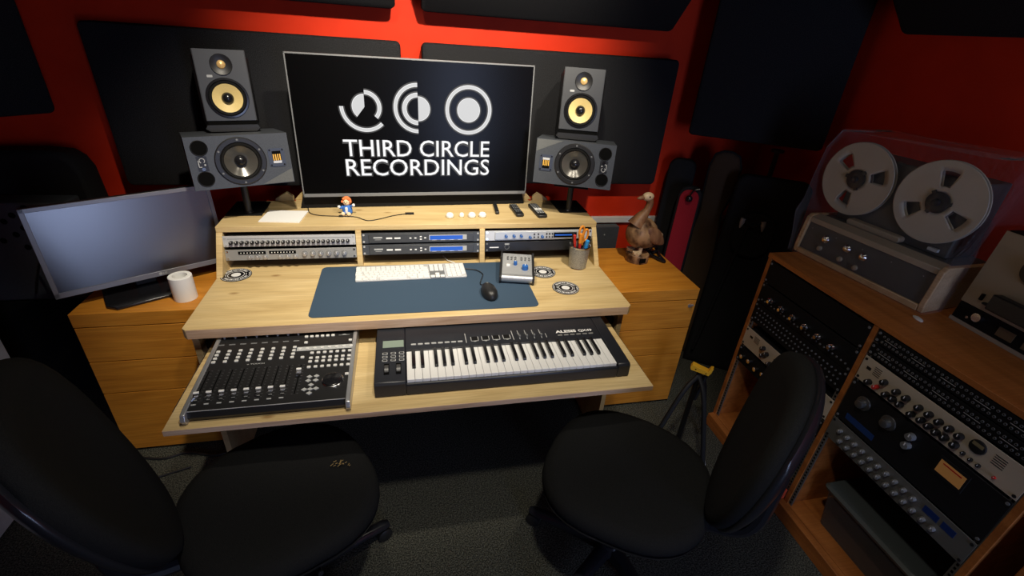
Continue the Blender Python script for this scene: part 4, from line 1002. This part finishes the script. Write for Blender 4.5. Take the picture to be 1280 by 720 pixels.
for k in range(5): m.box(-.180, -.150, -.0008, 0, .048 + k * .006, .050 + k * .006)
m.box(-.206, -.190, -.0009, 0, .052, .062); m.build('printed_marks', BLK, f, flat=True)
t, f = rk('black rack unit with a row of bright silver knobs, lowest in the left bay', YA, .405, .075, DARK)
bigknobs(t, [(-.200 + k * .045, -.0005, .038 + .008 * (k % 2)) for k in range(10)], .010, CHROME)
# right bay
for i, (z0, lab) in enumerate(((.852, 'black patch bay with rows of silver sockets, topmost in the right bay'), (.804, 'black patch bay with rows of silver sockets, directly above the long cream unit'))):
    t, f = rk(lab, YBb, z0, .0445, DARK, 'patch_bay')
    jacks(t, 'jack_row', (.012, .031), 34, plainget('socket_steel', (.20, .20, .20), .45, .5), ring=True, r=.0040)
    m = MB()
    for k in range(5): m.box(-.21 + k * .088, -.168 + k * .088, -.0008, 0, .0215, .0228)
    m.build('printed_line', LGREY, f)
t, f = rk('long cream rack equaliser with black knobs and a round meter, right bay', YBb, .708, .089, CREAM, 'equaliser', ears=BLK)
kl = [(.851, .726), (.893, .759), (.936, .758), (.967, .760), (.914, .728), (.937, .730), (.960, .730), (1.007, .760), (1.037, .762), (1.066, .762), (.984, .727), (1.094, .764), (1.121, .764), (.999, .731 - .004), (1.028, .732), (1.051, .731), (1.074, .730), (1.096, .733), (1.123, .734)]
kl = [k for k in kl if k != (.984, .727)]
bigknobs(t, [(yy - 1.0418, -.0005, zz - .708) for yy, zz in kl], .0095)
bigknobs(t, [(.878 - 1.0418, -.0005, .020)], .0075, REDP)
m = MB(); m.lathe([(.020, 0), (.019, -.004), (.0165, -.005)], (1.163 - 1.0418, 0, .060), (0, 1, 0), 30, 0); m.box(1.150 - 1.0418, 1.176 - 1.0418, -.0056, -.005, .062, .072, 1); m.build('round_meter', [BLK, plainget('meter_face', (.22, .18, .09), .5)], t)
m = MB()
for k in range(5): m.box(-.196 + .0, -.172, -.0008, 0, .046 + k * .0065, .048 + k * .0065); m.box(.158, .186, -.0008, 0, .046 + k * .0065, .048 + k * .0065)
m.text('TLA', -.222, .052, .010, -.0009, 0, bold=.03) if False else m.box(-.220, -.205, -.0009, 0, .050, .060)
m.build('printed_marks', BLK, f, flat=True)
bigknobs(t, [(.105, -.0005, .020), (.125, -.0005, .018), (.145, -.0005, .018)], .005, BLK, .008, 'small_knob')
bigknobs(t, [(.183, -.0005, .018)], .004, REDP, .006, 'red_lamp')
t, f = rk('tall black rack unit with two silver dials and an amber meter, right bay', YBb, .540, .160, plainget('satin_black', (.008, .008, .009), .45), 'compressor')
m = MB(); m.lathe([(.024, 0), (.023, -.004), (.014, -.005), (.013, -.022), (.010, -.023)], (0, 0, 0), (0, 1, 0), 30); dl = m.build('silver_dial', plainget('dial_steel', (.22, .22, .22), .4, .8), t)
inst('silver_dial', dl, t, [(.867 - 1.0418, 0, .108), (.957 - 1.0418, 0, .111)])
bigknobs(t, [(1.029 - 1.0418, -.0005, .127), (1.031 - 1.0418, -.0005, .095)], .012, GREYP)
m = MB(); m.box(-.205, -.100, -.001, 0, .018, .040, 0); m.build('blue_badge', plainget('dark_blue_badge', (.01, .04, .16), .5), t)
m = MB(); m.box(.070, .150, -.004, 0, .082, .142, 0); m.box(.076, .144, -.0048, -.004, .092, .134, 1); m.box(.085, .135, -.0052, -.0048, .124, .128, 2); m.build('amber_meter', [BLK, AMBER, REDP], t)
t, f = rk('grey rack unit with two rows of silver knobs, lowest in the right bay', YBb, .447, .087, plainget('worn_silver', (.15, .15, .14), .5, .3), ears=BLK)
bigknobs(t, [(-.195 + k * .030, -.0005, .058 - .0 * k) for k in range(10)] + [(-.180 + k * .030, -.0005, .026) for k in range(12)], .0078, SIL, .012)
m = MB(); m.box(.105, .148, -.001, 0, .048, .070, 0); m.box(.158, .195, -.001, 0, .048, .070, 0); m.build('small_display', plainget('dim_blue_display', (.01, .03, .14), .3), t)
# storage tub in the right bay
tb = thing('storage_tub', 'translucent plastic storage tub on the floor of the right rack bay', 'storage tub', (2.36, -1.04, .0635))
def tr(hx, hy, z, r=.02): return [(x, y, z) for x, y in rrect(-hx, hx, -hy, hy, r, 4)]
m = MB(); m.loft([tr(.150, .155, 0), tr(.168, .172, .165)]); m.build('tub_body', FROST, tb)
m = MB(); m.loft([tr(.176, .180, .166), tr(.180, .184, .178), tr(.172, .176, .188), tr(.12, .13, .190)]); m.build('lid', plainget('frosted_lid', (.075, .088, .09), .5), tb)
m = MB(); m.box(2.108, 2.1415, -.779, -.722, .0635, .115)
tag(m.build('red_carton', ORL, bevel=.002), 'small orange-red carton at the foot of the rack divider', 'carton')
# white pick on top
m = MB(); m.loft([[(math.cos(a) * s * .020, math.sin(a) * s * .011, z) for a in [2 * PI * k / 20 for k in range(20)]] for s, z in ((1, 0), (1, .002), (.7, .004), (.3, .0045))])
o = m.build('small_disc', WHITE, loc=(2.286, -.795, .9187)); o.rotation_euler = (0, 0, R(70)); tag(o, 'small white oval token lying on the rack cabinet top between the tape machines', 'token')
# plain brown cabinet in the bottom right corner
c2 = thing('side_cabinet', 'dark brown wooden cabinet at the bottom right corner beyond the rack', 'cabinet', (2.15, -1.7, 0))
m = MB((2.15, -1.7, 0)); m.box(2.16, 2.69, -2.0, -1.365, 0, .80); m.build('carcass', RACKWOOD, c2, bevel=.002)
m = MB((2.15, -1.7, 0)); m.box(2.14, 2.158, -1.998, -1.367, .02, .79); m.build('door', RACKWOOD, c2, bevel=.002)

# ------------------------------------------------------------------ reel-to-reel machine
TX = 2.305; TY = -.517
ZR = .9187
tm = thing('tape_machine', 'old upright tape machine with pale wooden cheeks on the rack cabinet', 'tape machine', (TX, TY, ZR), (0, 0, R(-82.5)))
# local: +x toward the viewer's right, -y out of the front
m = MB(); m.box(-.243, .232, .024, .25, .0225, .153, 0); m.build('base_housing', DECKG, tm, bevel=.004)
m = MB(); m.prism([(.095, .156), (.102, .405), (.235, .405), (.240, .156)], 'x', -.215, .190, 0); m.build('deck_housing', DECKG, tm, bevel=.006)
for x0 in (-.262, .233):
    m = MB(); m.prism([(-.004, 0), (-.008, .03), (.002, .145), (.02, .160), (.25, .150), (.25, 0)], 'x', x0, x0 + .018); m.build('wooden_cheek', PALEPINE, tm, bevel=.003)
m = MB(); m.box(-.2435, .2325, -.006, .018, 0, .022); m.build('wooden_sill', PALEPINE, tm, bevel=.003)
m = MB(); m.prism([(.0, .024), (.012, .128), (.02, .128), (.02, .024)], 'x', -.243, .232, 0); cp = m.build('control_panel', DECKG, tm)
m = MB(); m.prism([(.006, .130), (.008, .150), (.055, .160), (.055, .130)], 'x', -.243, .232, 0); m.build('silver_ledge', BEIGE, tm, bevel=.002)
def kn(x, z, r): return (x, .002 + (z - .02) * .11, z)
m = MB(); m.lathe([(.016, 0), (.015, -.012), (.010, -.018), (.002, -.020)], (0, 0, 0), (0, 1, 0), 20); a = m.build('large_knob', CHROME, tm); inst('large_knob', a, tm, [kn(-.150, .092, 0), kn(-.060, .092, 0), kn(.005, .088, 0)])
m = MB(); m.lathe([(.010, 0), (.009, -.010), (.004, -.012)], (0, 0, 0), (0, 1, 0), 16); a = m.build('small_knob', BEIGE, tm); inst('small_knob', a, tm, [kn(-.160, .050, 0), kn(-.070, .045, 0), kn(-.005, .040, 0)])
m = MB()
for k in range(9): m.cyl(kn(-.225 + k * .053, .108 - .05 * (k % 2), 0), (0, -1, 0), .0022, .002, 8)
m.build('panel_dots', LGREY, cp)
m = MB(); m.prism(rrect(-.145, .055, .156, .179, .010, 5), 'y', .062, .094, 0); m.build('head_cover', BEIGE, tm, bevel=.003)
m = MB(); m.box(.135, .165, .080, .094, .170, .180, 0); m.build('tape_lever', LGREY, tm)
def reel(label, yaw, loc, spin):
    t = thing('tape_reel', label, 'tape reel', loc, (0, 0, yaw), 'ten-inch metal tape reels')
    RR = .1335
    for nm, y in (('front_flange', 0), ('rear_flange', .016)):
        m = MB(); rs = [.030, .045, .052, .092, .100, .118, RR - .003, RR]; SEG = 72
        k0 = len(m.v); vs = []
        for r in rs:
            for q in range(SEG):
                a = 2 * PI * q / SEG + spin; vs.append((r * math.cos(a), y - (.0015 if r > .13 else 0), r * math.sin(a)))
        m.add(vs, [])
        for j in range(len(rs) - 1):
            for q in range(SEG):
                ph = (q * 360 / SEG) % 120; half = 9 + (6 if rs[j] >= .09 else 3) * (1 if j < 4 else 0)
                if j in (2, 3) and (ph < 15 or ph > 104.9): continue
                q2 = (q + 1) % SEG
                m.f.append([j * SEG + q, j * SEG + q2, (j + 1) * SEG + q2, (j + 1) * SEG + q]); m.m.append(0)
        o = m.build(nm, REEL, t); sd = o.modifiers.new('thick', 'SOLIDIFY'); sd.thickness = .0014
    m = MB(); m.lathe([(.030, .002), (.052, .002), (.052, .014), (.030, .014)], (0, 0, 0), (0, 1, 0), 48, 0, cap=False); m.build('tape_pack', TAPEB, t)
    m = MB(); m.lathe([(.034, .010), (.034, -.004), (.030, -.006), (.012, -.006), (.011, -.016), (.007, -.018)], (0, 0, 0), (0, 1, 0), 30, 0)
    for k in range(3):
        a = 2 * PI * k / 3 + spin + .6; Q = Matrix.Rotation(-a, 4, 'Y'); m2 = [Q @ Vector(p) for p in ((.030, -.006, -.006), (.041, -.006, -.006), (.041, -.006, .006), (.030, -.006, .006), (.030, .001, -.006), (.041, .001, -.006), (.041, .001, .006), (.030, .001, .006))]
        m.add(m2, [(0, 1, 2, 3), (4, 5, 6, 7), (0, 1, 5, 4), (1, 2, 6, 5), (2, 3, 7, 6), (3, 0, 4, 7)], 0)
    m.build('hub', BLK, t)
reel('left metal tape reel on the old tape machine, smaller looking of the two', R(-82.5), (2.358, -.326, 1.234), R(18))
reel('right metal tape reel on the old tape machine, nearer the camera', R(-82.5), (2.395, -.607, 1.240), R(-28))
# clear polythene bag thrown over the machine
bgm = MB(); rnd = random.Random(5); P = Matrix.Translation((TX, TY, ZR)) @ Matrix.Rotation(R(-82.5), 4, 'Z')
rings = []; NS = 64
for j, (z, x0, x1, y0, y1) in enumerate(((.004, -.272, .262, -.032, .262), (.06, -.276, .262, -.032, .262), (.165, -.300, .262, -.030, .266), (.20, -.322, .258, .02, .266), (.30, -.338, .262, .045, .266), (.40, -.333, .262, .05, .266), (.47, -.30, .275, .06, .25), (.485, -.2, .2, .08, .2))):
    rr = []; cx, cy = (x0 + x1) / 2, (y0 + y1) / 2
    for x, y in rrect(x0, x1, y0, y1, .02, NS // 4 - 1):
        k = 1 + .008 * math.sin(x * 47 + z * 21) + rnd.uniform(0, .010)
        rr.append(P @ Vector((cx + (x - cx) * k, cy + (y - cy) * k, z + (rnd.uniform(-.004, .006) + (.03 if x > .2 else 0)) * (z > .1))))
    rings.append(rr)
bgm.loft(rings); del bgm.f[-2], bgm.m[-2]; ob = bgm.build('plastic_bag', FILM, sharp=20); tag(ob, 'crumpled clear plastic bag draped over the reel tape machine', 'plastic bag')

# second machine, half out of the frame
t2 = thing('tape_machine', 'beige tape machine with black cover at the right edge of the photo', 'tape machine', (2.410, -.800, ZR), (0, 0, R(-93)))
m = MB(); m.prism([(.0, 0), (.022, .305), (.16, .305), (.20, 0)], 'x', .002, .48, 0); m.build('case', DARK, t2, bevel=.004)
S2 = Matrix.Translation((0, -.002, 0)) @ Matrix.Rotation(-math.atan2(.022, .305), 4, 'X')
m = MB(M=S2); m.box(0, .482, -.003, .0, .068, .303, 0); m.build('deck_plate', BEIGE, t2, bevel=.001)
m = MB(M=S2); m.box(0, .482, -.004, .0, .0, .012, 0); m.build('bottom_trim', REEL, t2)
m = MB(M=S2); m.box(.003, .480, -.003, .0, .013, .066, 0); pn = m.build('dark_control_strip', DARK, t2)
for xa in (.13, .20):
    m = MB(M=S2); m.box(xa, xa + .045, -.0045, -.003, .024, .052, 0); m.build('level_meter', plainget('meter_brown', (.13, .09, .05), .4), pn)
m = MB(M=S2); m.lathe([(.014, 0), (.013, -.014)], (.072, -.003, .045), (0, 1, 0), 20); m.cyl((.045, -.003, .03), (0, -1, 0), .004, .004, 10); m.build('selector_knob', CHROME, pn)
m = MB(M=S2); m.lathe([(.038, 0), (.036, -.006), (.018, -.008), (.016, -.014), (.008, -.016)], (.125, -.003, .225), (0, 1, 0), 30, 0)
for k in range(3):
    a = 2 * PI * k / 3 + .4; m.ball((.125 + .036 * math.cos(a), -.006, .225 + .036 * math.sin(a)), .005, 8, 6)
m.build('reel_hub', BLK, t2)
m = MB(M=S2); m.box(.085, .225, -.035, -.003, .085, .135, 0); m.box(.06, .09, -.018, -.003, .088, .096, 0); hc = m.build('head_cover', BLK, t2, bevel=.004)
m = MB(M=S2); m.box(.215, .34, -.030, -.003, .095, .150, 0); m.build('metal_cover', plainget('grey_cover', (.18, .17, .14), .4, .4), t2, bevel=.004)
m = MB(M=S2); m.box(.045, .052, -.012, -.003, .095, .115, 0); m.build('slide_switch', DARK, t2)

# ------------------------------------------------------------------ far left: black case, perforated plate, white cupboard
m = MB(); out = [(-1.10, 0), (-.52, 0), (-.545, .6), (-.57, 1.02), (-.59, 1.065), (-.62, 1.088), (-.70, 1.095), (-1.10, 1.085)]
def bring(s, y): return [(-.8 + (x + .8) * s, y, z * (1 - (1 - s) * .4)) for x, z in out]
blc = thing('amplifier_cover', 'black padded amplifier cover standing in the left corner behind the monitor', 'amplifier cover', (-.8, .5, 0))
m = MB((-.8, .5, 0)); m.loft([bring(.97, .58), bring(1, .55), bring(1, .47), bring(.97, .45)]); m.build('padded_shell', BAGF, blc, bevel=.01)
pf = thing('perforated_panel', 'dark grey perforated metal front of the speaker at the far left', 'speaker cabinet', (-.85, .32, 0))
o = (-.85, .32, 0)
m = MB(o); m.box(-1.10, -.60, .33, .44, .50, .925, 0); m.build('housing', CHAR, pf, bevel=.008)
m = MB(o)
for (u, v) in ((-.745, .895), (-.795, .865), (-.725, .840), (-.775, .812), (-.83, .84), (-.705, .785), (-.755, .757), (-.81, .785), (-.685, .73), (-.737, .702), (-.79, .73), (-.86, .76), (-.88, .82), (-.85, .90), (-.90, .88)):
    m.lathe([(.0001, -.001), (.011, -.001), (.012, .001)], (u + .012, .329, v + .012), (0, 1, 0), 16, 0, cap=False)
m.build('round_holes', HOLE, pf)
m = MB(o); m.box(-1.08, -.62, .335, .44, .0, .495, 0); m.build('lower_housing', DARK, pf, bevel=.006)
m = MB(); m.lathe([(.010, 0), (.011, .012), (.008, .016), (.006, .04), (.004, .055)], (-.615, .20, .655), (.25, -.1, -.9), 14); m.tube(spline([(-.616, .20, .66), (-.65, .22, .72), (-.72, .27, .70), (-.80, .30, .55)], 6), .004, 8, 1)
tag(m.build('hanging_lead', [SILP, BLK]), 'black lead with a pale plug dangling at the far left', 'cable')
wc = thing('white_cupboard', 'off-white low cupboard at the far left edge behind the left chair', 'cupboard', (-.88, -.5, 0))
m = MB((-.88, -.5, 0)); m.box(-1.1, -.70, -1.25, -.09, .0, .64); m.build('carcass', WHITEW, wc, bevel=.003)
m = MB((-.88, -.5, 0)); m.box(-.699, -.680, -.62, -.092, .012, .628); m.build('door', WHITEW, wc, bevel=.002)
m = MB((-.88, -.5, 0)); m.box(-.699, -.680, -1.245, -.626, .012, .628); m.build('door', WHITEW, wc, bevel=.002)
m = MB((-.88, -.5, 0)); m.box(-1.1, -.675, -1.26, -.085, .641, .66); m.build('cupboard_top', WHITEW, wc, bevel=.002)
# floor cable by the left chest
m = MB(); m.tube(spline([(-.40, -.14, .006), (-.30, -.16, .006), (-.22, -.14, .006), (-.10, -.17, .006), (.0, -.13, .006)], 8), .005, 8)
tag(m.build('floor_cable', BLK), 'black cable lying on the carpet along the foot of the left chest', 'cable')
m = MB(); m.tube(spline([(-.42, -.20, .006), (-.36, -.28, .006), (-.30, -.26, .006), (-.18, -.22, .006)], 8), .004, 8)
tag(m.build('floor_cable', BLK), 'thin curled black cable on the carpet before the left chest', 'cable')

# ------------------------------------------------------------------ office chairs
def office_chair():
    t = thing('office_chair', '', 'chair', (0, 0, 0), (0, 0, 0), 'black office chairs at the desk')
    # local: +y is the way the sitter faces
    def outline(a, b, p, n=36, sk=0):
        pts = []
        for k in range(n):
            th = 2 * PI * k / n; c, s = math.cos(th), math.sin(th)
            x = a * math.copysign(abs(c) ** p, c); y = b * math.copysign(abs(s) ** p, s)
            pts.append((x * (1 + sk * y / b), y))
        return pts
    so = outline(.245, .255, .78, sk=.05)
    def sr(s, z): return [(x * s, y * s, z + .006 * (y / .25) * (1 if y < 0 else -1.4)) for x, y in so]
    m = MB(); m.loft([sr(.86, .405), sr(.96, .412), sr(1.0, .432), sr(.995, .452), sr(.96, .468), sr(.86, .476), sr(.6, .474), sr(.25, .470)]); m.build('seat', CHAIRF, t, sharp=70)
    m = MB(); m.loft([sr(.72, .382), sr(.90, .392), sr(.975, .404), sr(.985, .414)]); m.build('seat_shell', RIM, t, sharp=60)
    # backrest: egg outline, bowed across and leaning back
    L = R(10)
    bo = []
    for k in range(40):
        th = 2 * PI * k / 40; c, s = math.cos(th), math.sin(th)
        z = .268 * math.copysign(abs(s) ** .86, s); a = .208 + .042 * (z / .268)
        bo.append((a * math.copysign(abs(c) ** .86, c), z))
    B = Matrix.Translation((0, -.335, .712)) @ Matrix.Rotation(L, 4, 'X')
    def br(s, y): return [(x * s, y + .9 * (x * s) ** 2 + .10 * ((z * s) ** 2) * 4, z * s) for x, z in bo]
    m = MB(); m.loft([br(.3, .050), br(.70, .050), br(.90, .046), br(.985, .032), br(1.0, .014), br(.98, .002)][::-1]); o = m.build('backrest', CHAIRF, t, sharp=70, loc=(0, -.335, .712)); o.rotation_euler = (L, 0, 0)
    m = MB(); m.loft([br(.99, .003), br(1.010, -.005), br(.99, -.014), br(.90, -.021), br(.5, -.024)]); o = m.build('back_shell', RIM, t, sharp=60, loc=(0, -.335, .712)); o.rotation_euler = (L, 0, 0)
    m = MB(); m.tube(spline([(0, .02, .378), (0, -.14, .372), (0, -.30, .39), (0, -.365, .46), (0, -.372, .66)], 6), .022, 10); m.build('back_bracket', RIM, t)
    m = MB(); m.box(-.09, .09, -.12, .10, .355, .384); m.build('mechanism', RIM, t, bevel=.01)
    m = MB(); m.tube([(.08, .0, .365), (.20, .02, .362), (.235, .02, .368)], .007, 8); m.build('lever', RIM, t)
    m = MB(); m.lathe([(.028, .10), (.028, .22), (.020, .225), (.020, .36)], (0, 0, 0), (0, 0, 1), 20); m.build('gas_column', BLK, t)
    m = MB(); m.lathe([(.045, .065), (.048, .085), (.040, .115), (.030, .12)], (0, 0, 0), (0, 0, 1), 20); m.build('hub', RIM, t)
    for k in range(5):
        a = R(90 + 72 * k); ca, sa = math.cos(a), math.sin(a)
        m = MB(M=Matrix.Rotation(a, 4, 'Z'))
        def lr(x, hw, z0, z1): return [(x, -hw, z0), (x, -hw * .8, z1 - .004), (x, -hw * .4, z1), (x, hw * .4, z1), (x, hw * .8, z1 - .004), (x, hw, z0)]
        m.loft([lr(.03, .026, .066, .108), lr(.12, .023, .068, .100), (lr(.22, .020, .066, .088)), lr(.285, .019, .062, .080), lr(.305, .013, .060, .074)]); lg = m.build('base_leg', RIM, t, sharp=50)
        cx, cy = ca * .285, sa * .285
        m = MB(); q = Vector((-sa, ca, 0))
        for s in (-1, 1): m.lathe([(.018, 0), (.026, .004), (.026, .014), (.018, .018)], Vector((cx, cy, .0265)) + q * (s * .003 if s > 0 else -.021), q, 18)
        m.lathe([(.008, .03), (.008, .066)], (cx, cy, 0), (0, 0, 1), 10); m.build('castor', BLK, lg)
    return t
ch = office_chair()
ch['label'] = 'black office chair at the bottom left with its worn seat nearest the controller'
ch.location = (.330, -.775, 0); ch.rotation_euler = (0, 0, R(-63))
CH2 = copy_thing(ch, (1.355, -.855, 0), (0, 0, R(51)), 'black office chair on the right, turned away from the rack cabinet')
for c in ch.children:
    if c.name.split('.')[0] in ('backrest', 'back_shell'): c.location = (0, -.37, .742); c.rotation_euler = (R(18), 0, 0); c.scale = (1, 1, 1.08)
m = MB((0, 0, 0)); rnd = random.Random(3)
for k in range(16):
    x, y = rnd.gauss(.487, .014), rnd.gauss(-.716, .006); a = rnd.uniform(-.5, 1.2); l = rnd.uniform(.004, .010)
    m.tube([(x, y, .4785), (x + l * math.cos(a), y + l * math.sin(a), .4800)], .0009, 5)
WORN = m
wm_ = WORN.build('frayed_foam', plainget('frayed_foam', (.30, .20, .07), .9))
wm_.parent = ch; wm_.matrix_parent_inverse = (Matrix.Translation(ch.location) @ Matrix.Rotation(R(-63), 4, 'Z')).inverted(); wm_['label'] = 'frayed yellowish patch in the seat cloth'

# ------------------------------------------------------------------ light
def spot(name, loc, target, energy, size, blend, rad, colr):
    l = bpy.data.lights.new(name, 'SPOT'); l.energy = energy; l.spot_size = R(size); l.spot_blend = blend; l.shadow_soft_size = rad; l.color = colr
    ob = bpy.data.objects.new(name, l); col.objects.link(ob); ob.location = loc
    ob.rotation_euler = (Vector(target) - Vector(loc)).to_track_quat('-Z', 'Y').to_euler(); return ob
WARM = (1, .90, .74)
spot('ceiling_spot', (.55, -.80, 2.36), (.50, .15, .9), 135, 72, 1, .03, WARM)
spot('ceiling_spot', (1.00, -.80, 2.36), (.95, .60, 1.60), 185, 66, 1, .03, WARM)
spot('ceiling_spot', (1.50, -.80, 2.36), (1.18, .15, .9), 92, 72, 1, .03, WARM)
spot('ceiling_spot', (.9, -1.45, 2.40), (.9, -.8, .3), 55, 90, 1, .05, (1, .93, .80))
spot('ceiling_spot', (1.55, -1.2, 2.40), (2.3, -.80, .9), 6, 70, 1, .05, WARM)
w = bpy.data.lights.new('door_daylight', 'AREA'); w.shape = 'RECTANGLE'; w.size = .58; w.size_y = 1.6; w.energy = 24; w.color = (.50, .62, 1)
wo = bpy.data.objects.new('door_daylight', w); col.objects.link(wo); wo.location = ((wx0 + wx1) / 2, YF - .09, (wz0 + wz1) / 2); wo.rotation_euler = (R(90), 0, 0)
wd = bpy.data.worlds.new('world'); scn.world = wd; wd.use_nodes = True
bg = wd.node_tree.nodes['Background']; bg.inputs[0].default_value = (.5, .6, .8, 1); bg.inputs[1].default_value = .1

scn.view_settings.view_transform = 'Standard'; scn.view_settings.look = 'None'
scn.view_settings.exposure = 0; scn.view_settings.gamma = 1; scn.view_settings.use_curve_mapping = False
